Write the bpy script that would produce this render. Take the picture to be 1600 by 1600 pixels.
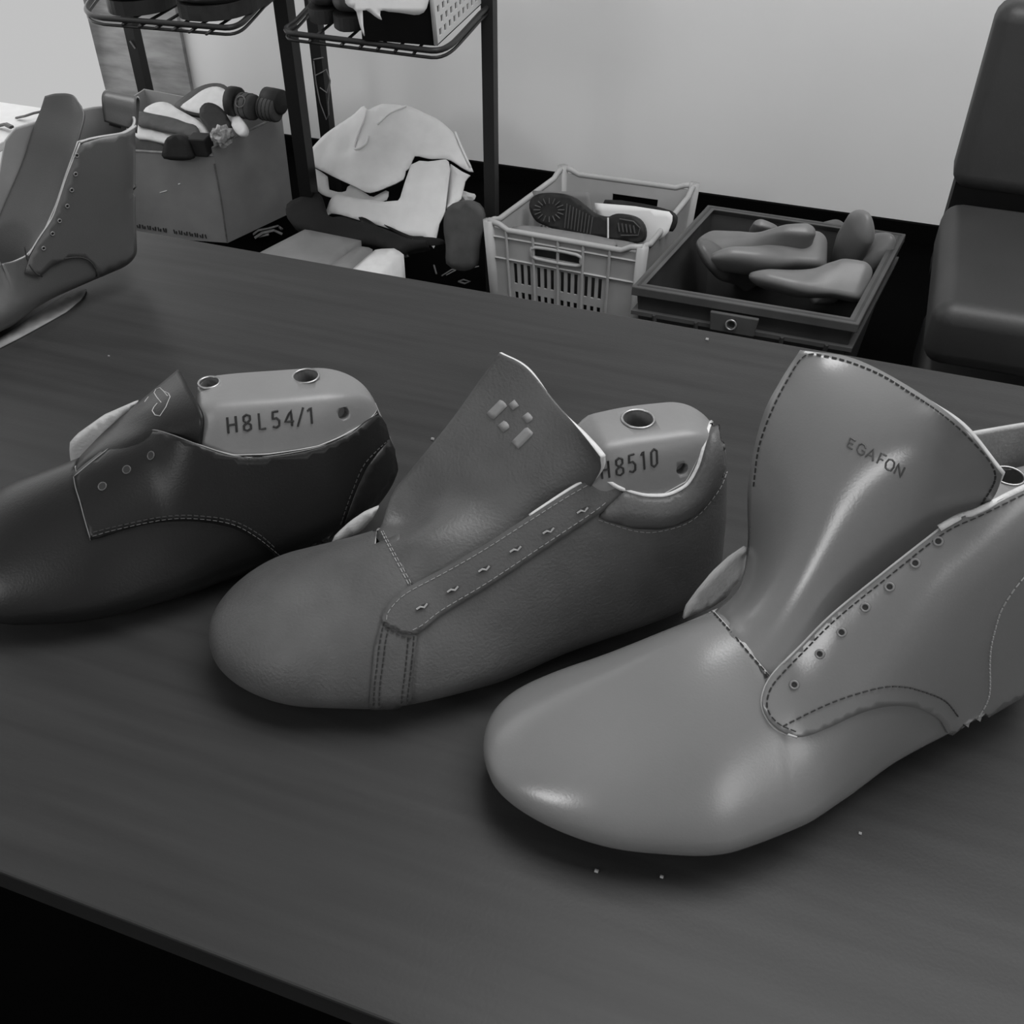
import bpy, bmesh, math, random
import numpy as np
from mathutils import Vector, Matrix
from mathutils.bvhtree import BVHTree
from mathutils.geometry import delaunay_2d_cdt
random.seed(7); rng=np.random.default_rng(7)
for o in list(bpy.data.objects): bpy.data.objects.remove(o)
S=bpy.context.scene; COL=S.collection

# ------------------------------------------------------------------ camera
F=1600.; TH=math.radians(40); AZ=math.radians(20); TZ=0.75
CAM=np.array([0,0,TZ+0.45])
FW=np.array([-math.sin(AZ)*math.cos(TH), math.cos(AZ)*math.cos(TH), -math.sin(TH)])
RT=np.array([math.cos(AZ),math.sin(AZ),0.]); UP=np.cross(RT,FW)
cd=bpy.data.cameras.new('camera'); cd.sensor_width=36; cd.lens=36*F/1600; cd.clip_start=.02; cd.clip_end=60
cam=bpy.data.objects.new('camera',cd); COL.objects.link(cam); S.camera=cam
cam.matrix_world=Matrix(((RT[0],UP[0],-FW[0],CAM[0]),(RT[1],UP[1],-FW[1],CAM[1]),(RT[2],UP[2],-FW[2],CAM[2]),(0,0,0,1)))

# ------------------------------------------------------------------ world, lights, exposure
S.view_settings.view_transform='Standard'; S.view_settings.look='None'
S.view_settings.exposure=0.0; S.view_settings.gamma=1.0; S.view_settings.use_curve_mapping=False
W=bpy.data.worlds.new('world'); S.world=W; W.use_nodes=True
W.node_tree.nodes['Background'].inputs[0].default_value=(.5,.5,.5,1); W.node_tree.nodes['Background'].inputs[1].default_value=.10
def area(name,loc,target,sx,sy,power):
    l=bpy.data.lights.new(name,'AREA'); l.shape='RECTANGLE'; l.size=sx; l.size_y=sy; l.energy=power
    o=bpy.data.objects.new(name,l); COL.objects.link(o); o.location=loc
    o.rotation_euler=(Vector(target)-Vector(loc)).to_track_quat('-Z','Y').to_euler(); return o
area('window_daylight',(-2.36,1.75,1.05),(0,1.6,.8),1.9,2.0,14)
area('ceiling_lamp_light',(.45,1.0,2.70),(.45,1.0,0),1.8,1.2,56)
area('front_window_light',(-1.3,-1.9,1.9),(-.1,.8,.75),.65,.55,16)
area('right_fill_light',(1.7,-1.2,1.7),(-.1,.6,.75),.9,.9,9)  # added fill for the right-facing shoe sides; no window stands here

# ------------------------------------------------------------------ materials (all grey: the photograph is black and white)
def mat(name,v,rough=.6,var=.0,vscale=8,stretch=(1,1,1),bump=0,bscale=300,spec=.5,coat=0,detail=4,metal=0,emit=None):
    m=bpy.data.materials.new(name); m.use_nodes=True; nt=m.node_tree; b=nt.nodes['Principled BSDF']
    b.inputs['Base Color'].default_value=(v,v,v,1); b.inputs['Roughness'].default_value=rough
    b.inputs['Specular IOR Level'].default_value=spec; b.inputs['Metallic'].default_value=metal
    if coat: b.inputs['Coat Weight'].default_value=coat; b.inputs['Coat Roughness'].default_value=.3
    if emit: b.inputs['Emission Color'].default_value=(1,1,1,1); b.inputs['Emission Strength'].default_value=emit
    tc=nt.nodes.new('ShaderNodeTexCoord')
    if var:
        mp=nt.nodes.new('ShaderNodeMapping'); mp.inputs['Scale'].default_value=stretch; nt.links.new(tc.outputs['Object'],mp.inputs[0])
        n=nt.nodes.new('ShaderNodeTexNoise'); n.inputs['Scale'].default_value=vscale; n.inputs['Detail'].default_value=detail
        nt.links.new(mp.outputs[0],n.inputs['Vector'])
        r=nt.nodes.new('ShaderNodeMapRange'); r.inputs['From Min'].default_value=.3; r.inputs['From Max'].default_value=.7
        r.inputs['To Min'].default_value=v*(1-var); r.inputs['To Max'].default_value=v*(1+var); nt.links.new(n.outputs['Fac'],r.inputs['Value'])
        nt.links.new(r.outputs[0],b.inputs['Base Color'])
    if bump:
        n=nt.nodes.new('ShaderNodeTexNoise'); n.inputs['Scale'].default_value=bscale; n.inputs['Detail'].default_value=3
        nt.links.new(tc.outputs['Object'],n.inputs['Vector'])
        bp=nt.nodes.new('ShaderNodeBump'); bp.inputs['Strength'].default_value=bump; bp.inputs['Distance'].default_value=.001
        nt.links.new(n.outputs['Fac'],bp.inputs['Height']); nt.links.new(bp.outputs[0],b.inputs['Normal'])
    return m
M=dict(
 wall=mat('painted_plaster',.80,.9,.03,1.5,bump=.1,bscale=60),
 floor=mat('dark_floor',.0015,.9,.3,3,spec=.02), ceil=mat('ceiling_paint',.75,.9),
 skirt=mat('dark_skirting',.002,.8,spec=.05),
 table=mat('wood_laminate',.031,.40,.15,11,stretch=(.6,9,9),bump=.06,bscale=500,spec=.16,detail=7),
 tedge=mat('laminate_edge',.012,.5,.3,20,stretch=(.5,6,6)),
 lea1=mat('dark_leather',.009,.40,.15,18,bump=.12,bscale=700,spec=.28),
 lea2=mat('nubuck_leather',.068,.50,.22,26,bump=.35,bscale=600,spec=.4),
 lea3=mat('smooth_leather',.155,.27,.05,12,bump=.05,bscale=900,spec=.7),
 lea4=mat('boot_leather',.075,.42,.10,12,bump=.12,bscale=800,spec=.45),
 edge=mat('cut_leather_edge',.38,.75,.15,60), lining=mat('light_lining',.55,.85,.1,90,bump=.4,bscale=500),
 lin4=mat('grey_lining',.22,.6,.1,30),
 last=mat('last_plastic',.17,.42,.10,14,bump=.1,bscale=300), last_d=mat('dark_last_plastic',.11,.42,.2,14),
 ink=mat('dark_ink',.012,.7), thread_l=mat('light_thread',.30,.8), thread_d=mat('dark_thread',.02,.8),
 metal=mat('worn_metal',.35,.35,.2,40,metal=.8), steel=mat('black_steel',.008,.45,spec=.3), steel2=mat('dark_grey_steel',.02,.45,spec=.3),
 card=mat('cardboard',.30,.85,.12,10,bump=.2,bscale=120), card_e=mat('cardboard_edge',.30,.9,.2,80),
 white=mat('white_felt',.80,.85,.05,20,bump=.15,bscale=300), paper=mat('white_paper',.80,.8),
 dcloth=mat('dark_cloth',.007,.9,.3,20), board=mat('grey_board',.20,.8,.15,8),
 rubber=mat('black_rubber',.022,.6,.3,40,spec=.3), rubber_g=mat('grey_rubber',.07,.7,.2,30), insole=mat('pale_insole',.72,.8,.06,40),
 crate=mat('pale_crate_plastic',.40,.5,.08,14), crate_r=mat('dark_crate_rim',.075,.5,.15,14,spec=.35), crate_d=mat('dark_crate_plastic',.045,.5,.25,14,spec=.35),
 basket=mat('white_basket_plastic',.55,.5), bblack=mat('black_fabric',.003,.9,spec=.1),
 vinyl=mat('dark_upholstery',.032,.5,.15,5,bump=.2,bscale=200,spec=.4), vinyl_b=mat('black_upholstery',.008,.6,spec=.2),
 wood=mat('grey_wood',.26,.6,.35,5,stretch=(1.5,1,7),detail=6), glass=mat('lit_window',.0,.9,emit=.53,spec=0),
 edge2=mat('logo_emboss',.20,.6), print=mat('print_grey',.06,.6), tape=mat('clear_tape_ball',.35,.25,.5,60), scrap=mat('grey_scrap',.16,.8,.3,60))

# ------------------------------------------------------------------ geometry helpers
def ray(px,py): return FW+(px-800)/F*RT-(py-800)/F*UP
def onz(px,py,z):
    d=ray(px,py); return CAM+d*((z-CAM[2])/d[2])
def ony(px,py,y):
    d=ray(px,py); return CAM+d*((y-CAM[1])/d[1])
class Frame:
    def __init__(s,ox,oy,deg,z=TZ):
        a=math.radians(deg); s.deg=deg; s.o=np.array([ox,oy,z]); s.a=np.array([math.cos(a),math.sin(a),0]); s.n=np.array([math.sin(a),-math.cos(a),0])
    def w(s,L):
        L=np.asarray(L,float); return s.o+L[...,0:1]*s.a+L[...,1:2]*s.n+L[...,2:3]*np.array([0,0,1.])
    def pt(s,px,py,off):
        d=ray(px,py); t=(off-(CAM-s.o)@s.n)/(d@s.n); return CAM+d*t
    def l(s,P):
        v=np.asarray(P)-s.o; return np.stack([v@s.a,v@s.n,v[...,2]],-1)
OR={}   # origin (world) of every object's mesh data
def mk(name,V,Fc,m,parent=None,smooth=False,rim=None,solid=0,solid_off=-1,flat_auto=False,bevel=0,origin=None):
    V=[tuple(map(float,v)) for v in V]
    if parent is not None: org=OR[parent.name]
    elif origin is not None: org=Vector(origin)
    else:
        a=np.array(V); org=Vector(((a[:,0].min()+a[:,0].max())/2,(a[:,1].min()+a[:,1].max())/2,a[:,2].min()))
    me=bpy.data.meshes.new(name); me.from_pydata([Vector(v)-org for v in V],[],[tuple(map(int,f)) for f in Fc]); 
    me.materials.append(m if not isinstance(m,str) else M[m])
    if rim: me.materials.append(M[rim])
    o=bpy.data.objects.new(name,me); COL.objects.link(o); OR[o.name]=org
    if parent is not None: o.parent=parent
    else: o.location=org
    me.update()
    if smooth: me.polygons.foreach_set('use_smooth',[True]*len(me.polygons))
    if solid:
        q=o.modifiers.new('thickness','SOLIDIFY'); q.thickness=solid; q.offset=solid_off
        if rim: q.material_offset_rim=1
    if bevel:
        q=o.modifiers.new('bevel','BEVEL'); q.width=bevel; q.segments=2; q.limit_method='ANGLE'
    return o
def thing(name,label,cat,loc,group=None):
    o=bpy.data.objects.new(name,None); COL.objects.link(o); o.location=tuple(map(float,loc)); o.empty_display_size=.05; OR[o.name]=Vector(tuple(map(float,loc)))
    return tag(o,label,cat,group)
def tag(o,label=None,cat=None,group=None,kind=None):
    if label: o['label']=label
    if cat: o['category']=cat
    if group: o['group']=group
    if kind: o['kind']=kind
    return o
def cat2(parts):
    V=[];Fc=[]
    for v,f in parts:
        n=len(V); V+=[tuple(x) for x in v]; Fc+=[tuple(i+n for i in q) for q in f]
    return V,Fc
def box(x0,x1,y0,y1,z0,z1,T=None):
    v=[(x,y,z) for z in (z0,z1) for (x,y) in ((x0,y0),(x1,y0),(x1,y1),(x0,y1))]
    if T is not None: v=[T(p) for p in v]
    return v,[(3,2,1,0),(4,5,6,7),(0,1,5,4),(1,2,6,5),(2,3,7,6),(3,0,4,7)]
def tube(P,r,n=8,closed=False,cap=True,flat=1.0):
    P=[Vector(tuple(p)) for p in P]; V=[];Fc=[]; k=len(P); up=None
    for i,p in enumerate(P):
        a=P[(i-1)%k] if (closed or i>0) else p; b=P[(i+1)%k] if (closed or i<k-1) else p
        t=(b-a); t=t.normalized() if t.length>1e-9 else Vector((1,0,0))
        if up is None: up=Vector((0,0,1)) if abs(t.z)<.9 else Vector((1,0,0))
        s=t.cross(up).normalized(); up=s.cross(t).normalized(); rr=r[i] if isinstance(r,(list,tuple)) else r
        for j in range(n):
            q=2*math.pi*j/n; V.append(p+s*math.cos(q)*rr+up*math.sin(q)*rr*flat)
    for i in range(k if closed else k-1):
        for j in range(n):
            a=i*n+j; b=i*n+(j+1)%n; c=((i+1)%k)*n+(j+1)%n; d=((i+1)%k)*n+j; Fc.append((a,b,c,d))
    if cap and not closed: Fc.append(tuple(range(n))[::-1]); Fc.append(tuple((k-1)*n+j for j in range(n)))
    return V,Fc
def cr(P,step=4,closed=False):
    P=[np.array(p,float) for p in P]; k=len(P); out=[]
    for i in range(k if closed else k-1):
        p0=P[(i-1)%k] if closed or i>0 else P[i]*2-P[i+1]; p1=P[i]; p2=P[(i+1)%k]; p3=P[(i+2)%k] if closed or i+2<k else p2*2-p1
        for s in range(step):
            t=s/step; out.append(.5*((2*p1)+(-p0+p2)*t+(2*p0-5*p1+4*p2-p3)*t*t+(-p0+3*p1-3*p2+p3)*t**3))
    if not closed: out.append(P[-1])
    return out
def resample(P,d):
    P=[np.array(p,float) for p in P]; out=[P[0]]; acc=0
    for a,b in zip(P[:-1],P[1:]):
        l=np.linalg.norm(b-a); 
        if l<1e-9: continue
        t=d-acc
        while t<=l: out.append(a+(b-a)*t/l); t+=d
        acc=l-(t-d)
    return out
def interp(knots,s):
    K=np.array(knots,float); x=K[:,0]; out=[]
    i=int(np.clip(np.searchsorted(x,s)-1,0,len(x)-2)); h=np.diff(x); t=min(max((s-x[i])/h[i],0),1)
    for c in range(1,K.shape[1]):
        y=K[:,c]; d=np.diff(y)/h; m=np.zeros(len(x)); m[0]=d[0]; m[-1]=d[-1]
        for j in range(1,len(x)-1):
            if d[j-1]*d[j]>0: m[j]=2*d[j-1]*d[j]/(d[j-1]+d[j])
        out.append((2*t**3-3*t**2+1)*y[i]+(t**3-2*t**2+t)*h[i]*m[i]+(-2*t**3+3*t**2)*y[i+1]+(t**3-t**2)*h[i]*m[i+1])
    return out
def lin(knots,s): 
    K=np.array(knots); return float(np.interp(s,K[:,0],K[:,1]))
class Foot:
    """foot-shaped body lofted through cross sections from toe (s=0) to heel (s=L)"""
    def __init__(f,Fr,K,atoe=.05,aheel=.03,zt_e=.7,zh_e=.25,shear=None,grow=0.,dz=0.):
        f.Fr=Fr; f.K=K; f.L=K[-1][0]; f.at=atoe; f.ah=aheel; f.zt_e=zt_e; f.zh_e=zh_e; f.sh=shear; f.g=grow; f.dz=dz
    def sec(f,s):
        v=interp(f.K,s); r=rz=1.
        if s<f.at: q=math.sqrt(max(0,1-(1-s/f.at)**2)); r*=q; rz*=q**f.zt_e
        if f.L-s<f.ah: q=math.sqrt(max(0,1-(1-(f.L-s)/f.ah)**2)); r*=q; rz*=q**f.zh_e
        return v,r,rz
    def point(f,s,v,r,rz,th):
        zb,zm,zt,wn,wf,tp,ne=v; wn+=f.g; wf+=f.g; zt+=f.g+f.dz; zb-=min(f.g,0)
        c=math.cos(th); sn=math.sin(th)
        if sn>=0:
            z=zm+(zt-zm)*rz*sn**(2/ne); y=math.copysign(abs(c)**(2/ne),c)*(1-tp*min(max((z-zm)/max(zt-zm,1e-4),0),1))
        else:
            z=zm-(zm-zb)*rz*abs(sn)**(2/3.2); y=math.copysign(abs(c)**(2/3.2),c)*(1-.12*min(max((zm-z)/max(zm-zb,1e-4),0),1)**2)
        y*=r*(wn if c>=0 else wf); sx=0.
        if f.sh: 
            q=min(max((s-f.sh[2])/(f.sh[3]-f.sh[2]),0),1); sx=f.sh[0]*q*q*(3-2*q)*max(z-f.sh[1],0)
        return (s+sx,y,z)
    def stations(f,ns):
        u=np.linspace(0,1,ns+1); return f.L*((0.5-0.5*np.cos(np.pi*u))*.7+u*.3)
    def closed(f,ns=110,nt=72):
        V=[];Fc=[]
        for s in f.stations(ns):
            v,r,rz=f.sec(s)
            for j in range(nt): V.append(f.point(s,v,r,rz,2*math.pi*j/nt))
        for i in range(ns):
            for j in range(nt): a=i*nt+j; b=i*nt+(j+1)%nt; Fc.append((a,a+nt,b+nt,b))
        return f.Fr.w(np.array(V)),Fc
    def shell(f,near,far,ns=150,m=40):
        """upper with an opening: near/far give the rim height z at station s (None while closed)"""
        V=[];Fc=[];idx=[]
        for s in f.stations(ns):
            v,r,rz=f.sec(s); zt=v[2]+f.g+f.dz; row=[]
            def rim(fn):
                zc=fn(s)
                if zc is None: return math.pi/2
                q=min(max((zc-v[1])/max((zt-v[1])*rz,1e-5),0.02),1); return math.asin(q**(v[6]/2))
            tn=rim(near); tf=math.pi-rim(far)
            h=m//2
            for j in range(m+1): row.append(f.point(s,v,r,rz,-math.pi/2*(1-j/h) if j<=h else tn*(j-h)/(m-h)))
            for j in range(m+1): row.append(f.point(s,v,r,rz,-math.pi/2-math.pi/2*j/h if j<=h else -math.pi-(math.pi-tf)*(j-h)/(m-h)))
            V+=row
        w=2*(m+1)
        for i in range(ns):
            for j in range(m):
                a=i*w+j; Fc.append((a,a+w,a+w+1,a+1))
                a=i*w+m+1+j; Fc.append((a+1,a+w+1,a+w,a))
        # join the two sides along the ridge where the upper is closed
        return f.Fr.w(np.array(V)),Fc
def weld(o,d=2e-5):
    bm=bmesh.new(); bm.from_mesh(o.data); bmesh.ops.remove_doubles(bm,verts=bm.verts,dist=d)
    bmesh.ops.dissolve_degenerate(bm,edges=bm.edges,dist=1e-6); bmesh.ops.recalc_face_normals(bm,faces=bm.faces); bm.to_mesh(o.data); bm.free()
    o.data.polygons.foreach_set('use_smooth',[True]*len(o.data.polygons))
def orient_out(o,center):
    """flip so that most normals point away from center (world)"""
    c=Vector(tuple(center))-OR[o.name]; t=sum((p.center-c).dot(p.normal)*p.area for p in o.data.polygons)
    if t<0: o.data.flip_normals()
class Surf:
    def __init__(s,*objs):
        V=[];Fc=[]
        for o in objs:
            if isinstance(o,Foot):
                v,f=o.closed(150,120); n=len(V); V+=[Vector(q) for q in v]; Fc+=[tuple(i+n for i in q) for q in f]; continue
            n=len(V); org=OR[o.name]; V+=[v.co+org for v in o.data.vertices]; Fc+=[tuple(i+n for i in p.vertices) for p in o.data.polygons]
        s.t=BVHTree.FromPolygons(V,Fc)
    def hit(s,px,py,lift=0.):
        d=Vector(ray(px,py)).normalized(); c=Vector(CAM); h=s.t.ray_cast(c,d)
        if h[0] is None:
            best=None
            for t in np.linspace(.3,1.4,56):
                q=s.t.find_nearest(c+d*t)
                if best is None or q[3]<best[3]: best=q
            h=best
        n=h[1]; n=n if n.dot(d)<0 else -n
        return h[0]+n*lift, n
def inpoly(p,P):
    x,y=p; c=False; n=len(P)
    for i in range(n):
        a=P[i]; b=P[(i+1)%n]
        if (a[1]>y)!=(b[1]>y) and x<(b[0]-a[0])*(y-a[1])/(b[1]-a[1])+a[0]: c=not c
    return c
def edist(p,P):
    best=1e9
    for i in range(len(P)):
        a=np.array(P[i]); b=np.array(P[(i+1)%len(P)]); ab=b-a; t=np.clip(((p-a)@ab)/max(ab@ab,1e-9),0,1); best=min(best,np.linalg.norm(p-a-ab*t))
    return best
def tri2d(P,h):
    """triangulate a 2-D polygon with an interior grid"""
    B=resample([*P,P[0]],h)[:-1] if h else P
    if np.linalg.norm(B[-1]-np.array(P[0]))<h*.3: B=B[:-1]
    B=[np.array(b,float) for b in B]; xs=[b[0] for b in B]; ys=[b[1] for b in B]; I=[]
    for gx in np.arange(min(xs)+h/2,max(xs),h):
        for gy in np.arange(min(ys)+h/2,max(ys),h):
            p=np.array([gx,gy])
            if inpoly(p,B) and edist(p,B)>h*.45: I.append(p)
    A=B+I; n=len(B)
    r=delaunay_2d_cdt([Vector(a) for a in A],[],[list(range(n))],1,1e-6)
    return [np.array(v) for v in r[0]],r[2],B
def patch(name,surf,poly,m,parent,thick=.0012,lift=.0003,h=9,puff=0,puffd=14,smoothpoly=0,rim=None):
    if smoothpoly: poly=cr(poly,smoothpoly,True)
    v,f,B=tri2d(poly,h); V=[]
    for p in v:
        l=lift
        if puff: l+=puff*math.sqrt(min(edist(p,B)/puffd,1))
        V.append(surf.hit(p[0],p[1],l+thick)[0])
    Fo=[]
    for q in f:
        a,b,c=[V[i] for i in q[:3]]; n=(b-a).cross(c-a)
        Fo.append(tuple(q) if n.dot(Vector(CAM)-a)>0 else tuple(q)[::-1])
    return mk(name,V,Fo,m,parent,smooth=True,solid=thick+lift,solid_off=-1,rim=rim)
def plane_patch(name,fn,poly,m,parent,thick=.0015,h=10,rim=None,bump=0):
    """thin sheet: fn maps a pixel to its point in the room"""
    v,f,B=tri2d(poly,h); V=[Vector(tuple(fn(*p))) for p in v]
    if bump:
        for q in V: q.z+=bump*(math.sin(q.x*31+q.y*17)+math.sin(q.x*13-q.y*29+1.3))
    Fo=[]
    for q in f:
        a,b,c=[V[i] for i in q[:3]]; n=(b-a).cross(c-a); Fo.append(tuple(q) if n.dot(Vector(CAM)-a)>0 else tuple(q)[::-1])
    return mk(name,V,Fo,m,parent,smooth=True,solid=thick,solid_off=-1,rim=rim)
def sheet(name,rows,m,parent,sub=8,thick=.0018,rim=None,relax=0,bulge=0,bdir=(0,0,1)):
    R=[cr(r,sub) for r in rows]; C=[cr([r[j] for r in R],sub) for j in range(len(R[0]))]
    nr=len(C[0]); nc=len(C); V=[C[j][i] for i in range(nr) for j in range(nc)]
    if relax or bulge:
        A=np.array(V).reshape(nr,nc,3)
        for _ in range(relax): A[sub+1:-1,1:-1]=(A[sub:-2,1:-1]+A[sub+2:,1:-1]+A[sub+1:-1,:-2]+A[sub+1:-1,2:])/4
        for i in range(nr):
            for j in range(nc):
                d=CAM-A[i,j]; A[i,j]+=d/np.linalg.norm(d)*bulge*math.sin(math.pi*j/(nc-1))*math.sin(math.pi/2*min(1,max(0,(i-sub)/(nr*.5))))
        V=list(A.reshape(-1,3))
    Fc=[(i*nc+j,i*nc+j+1,(i+1)*nc+j+1,(i+1)*nc+j) for i in range(nr-1) for j in range(nc-1)]
    a,b,c=[Vector(V[k]) for k in Fc[len(Fc)//2][:3]]
    if (b-a).cross(c-a).dot(Vector(CAM)-a)<0: Fc=[q[::-1] for q in Fc]
    return mk(name,V,Fc,m,parent,smooth=True,solid=thick,solid_off=-1,rim=rim)
def stitches(name,surf,pts,m,parent,pitch=.0036,dash=.0022,r=.00042,lift=.0004,sm=6):
    P=[surf.hit(p[0],p[1],lift)[0] for p in cr(pts,sm)]; P=[np.array(p) for p in P]
    R=resample(P,pitch/6); parts=[]; k=max(1,int(round(dash/pitch*6)))
    for i in range(0,len(R)-k,6): parts.append(tube([R[i],R[i+k]],r,4))
    if not parts: return None
    V,Fc=cat2(parts); return mk(name,V,Fc,m,parent)
def seam(name,surf,pts,m,parent,r=.0006,lift=0,sm=5):
    P=[surf.hit(p[0],p[1],lift)[0] for p in cr(pts,sm)]; V,Fc=tube(P,r,5); return mk(name,V,Fc,m,parent,smooth=True)
GL={'H':[[(0,0),(0,1)],[(1,0),(1,1)],[(0,.5),(1,.5)]],'8':[[(.5,.5),(.1,.65),(.1,.9),(.5,1),(.9,.9),(.9,.65),(.5,.5),(.05,.35),(.05,.1),(.5,0),(.95,.1),(.95,.35),(.5,.5)]],
 'L':[[(.1,1),(.1,0),(.9,0)]],'5':[[(.9,1),(.15,1),(.1,.55),(.6,.6),(.95,.4),(.9,.1),(.5,0),(.05,.1)]],'4':[[(.75,0),(.75,1),(.0,.3),(1,.3)]],'/':[[(.1,-.1),(.9,1.1)]],
 '1':[[(.2,.8),(.6,1),(.6,0)]],'0':[[(.5,0),(.1,.15),(.1,.85),(.5,1),(.9,.85),(.9,.15),(.5,0)]],'E':[[(1,1),(0,1),(0,0),(1,0)],[(0,.5),(.8,.5)]],
 'G':[[(.95,.8),(.7,1),(.3,1),(0,.75),(0,.25),(.3,0),(.7,0),(.95,.2),(.95,.45),(.55,.45)]],'A':[[(0,0),(.5,1),(1,0)],[(.2,.35),(.8,.35)]],'F':[[(0,0),(0,1),(.95,1)],[(0,.5),(.75,.5)]],
 'O':[[(.5,0),(.15,.1),(0,.5),(.15,.9),(.5,1),(.85,.9),(1,.5),(.85,.1),(.5,0)]],'N':[[(0,0),(0,1),(1,0),(1,1)]]}
def lettering(name,surf,chars,r,m,parent,lift=.0001):
    """chars: (char, x, y of the lower left corner in the photo, width vector, height vector)"""
    parts=[]
    for ch,x,y,wx,wy,hx,hy in chars:
        for st in GL[ch]:
            pts=[(x+u*wx+v*hx,y+u*wy+v*hy) for u,v in st]; q=[pts[0]]
            for a,b in zip(pts[:-1],pts[1:]): q+=[(a[0]+(b[0]-a[0])*t,a[1]+(b[1]-a[1])*t) for t in (.33,.67,1)]
            parts.append(tube([surf.hit(*p,lift)[0] for p in q],r,5))
    V,Fc=cat2(parts); return mk(name,V,Fc,m,parent)
def cutter(p,n,r,depth):
    n=Vector(n).normalized(); a=Vector(p)+n*.004; return tube([a,Vector(p)-n*depth],r,20)
def boolean_cut(o,parts):
    V,Fc=cat2(parts); org=OR[o.name]; me=bpy.data.meshes.new('cut'); me.from_pydata([Vector(tuple(v))-org for v in V],[],Fc); c=bpy.data.objects.new('cut',me); COL.objects.link(c)
    c.location=o.location if o.parent is None else (0,0,0)
    if o.parent is not None: c.location=OR[o.name]
    bm=bmesh.new(); bm.from_mesh(me); bmesh.ops.recalc_face_normals(bm,faces=bm.faces); bm.to_mesh(me); bm.free()
    q=o.modifiers.new('b','BOOLEAN'); q.operation='DIFFERENCE'; q.object=c; q.solver='EXACT'
    bpy.context.view_layer.update(); dg=bpy.context.evaluated_depsgraph_get(); nm=bpy.data.meshes.new_from_object(o.evaluated_get(dg))
    o.modifiers.remove(q); o.data=nm; bpy.data.objects.remove(c)
def ring(p,n,R,r,k=20,sq=1.0):
    n=Vector(n).normalized(); a=n.orthogonal().normalized(); b=n.cross(a); return tube([Vector(p)+a*math.cos(2*math.pi*i/k)*R+b*math.sin(2*math.pi*i/k)*R*sq for i in range(k)],r,6,closed=True)
# ------------------------------------------------------------------ the room
def slab(name,x0,x1,y0,y1,z0,z1,m,kind='structure',**k):
    V,Fc=box(x0,x1,y0,y1,z0,z1); return tag(mk(name,V,Fc,m,**k),kind=kind)
XL,XR,YB,YF,ZC=-2.40,2.6,2.77,-2.2,2.75
slab('floor',XL-.1,XR+.1,YF-.1,YB+.1,-.1,0,'floor'); slab('ceiling',XL-.1,XR+.1,YF-.1,YB+.1,ZC,ZC+.1,'ceil')
slab('wall_back',XL-.1,XR+.1,YB,YB+.1,0,ZC,'wall'); slab('wall_right',XR,XR+.1,YF,YB,0,ZC,'wall'); slab('wall_front',XL-.1,XR+.1,YF-.1,YF,0,ZC,'wall')
slab('wall_left',XL-.1,XL,YF,.35,0,ZC,'wall'); 
slab('wall_left_lintel',XL-.1,XL,.35,YB,2.25,ZC,'wall')
wf=slab('window_1',XL-.02,XL-.01,.35,YB,0,2.25,'glass')
fr=cat2([box(XL-.01,XL,.35,.40,0,2.25),box(XL-.01,XL,.40,YB-.06,2.2,2.25)])
mk('window_frame',*fr,'wall',parent=wf)
slab('trim_1',XL,-2.07,YB-.015,YB,0,ZC,'wood')
slab('baseboard_back',-2.03,XR,YB-.012,YB,0,.05,'skirt')

# ------------------------------------------------------------------ the work table
t=thing('work_table','long dark wood-grain laminate table that the leather shoes stand on','table',(-.3,.478,0))
V,Fc=box(-2.1,1.5,.166,.792,TZ-.018,TZ); top=mk('tabletop',V,Fc,'table',parent=t,bevel=.0012)
top.data.materials.append(M['tedge'])
for p in top.data.polygons:
    if abs(p.normal.z)<.5: p.material_index=1
for x in (-2.02,1.42):
    for y in (.22,.735): mk('leg',*box(x-.025,x+.025,y-.025,y+.025,0,TZ-.018),'steel',parent=t)
mk('apron',*cat2([box(-2.0,1.4,.70,.72,TZ-.09,TZ-.018),box(-2.0,1.4,.235,.255,TZ-.09,TZ-.018)]),'steel',parent=t)

# ------------------------------------------------------------------ shoes on lasts
def rimfn(ft,knots,s_open):
    def fn(s):
        if s<s_open: return None
        v,r,rz=ft.sec(s); zc=lin(knots,s)
        if ft.sh:
            q=min(max((s-ft.sh[2])/(ft.sh[3]-ft.sh[2]),0),1); q=q*q*(3-2*q)
            for _ in range(12): zc=lin(knots,s+ft.sh[0]*q*max(zc-ft.sh[1],0))
        return zc
    return fn
def make_upper(ft,near,far,so_n,so_f,m,parent,thick=.0017):
    V,Fc=ft.shell(rimfn(ft,near,so_n),rimfn(ft,far,so_f)); u=mk('upper',V,Fc,m,parent=parent,smooth=True); weld(u)
    orient_out(u,ft.Fr.w(np.array([ft.L*.35,0,.03])))
    me=u.data; me.materials.append(M['edge']); me.materials.append(M['lining'])
    q=u.modifiers.new('thickness','SOLIDIFY'); q.thickness=thick; q.offset=-1; q.material_offset_rim=1; q.material_offset=2
    return u
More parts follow.
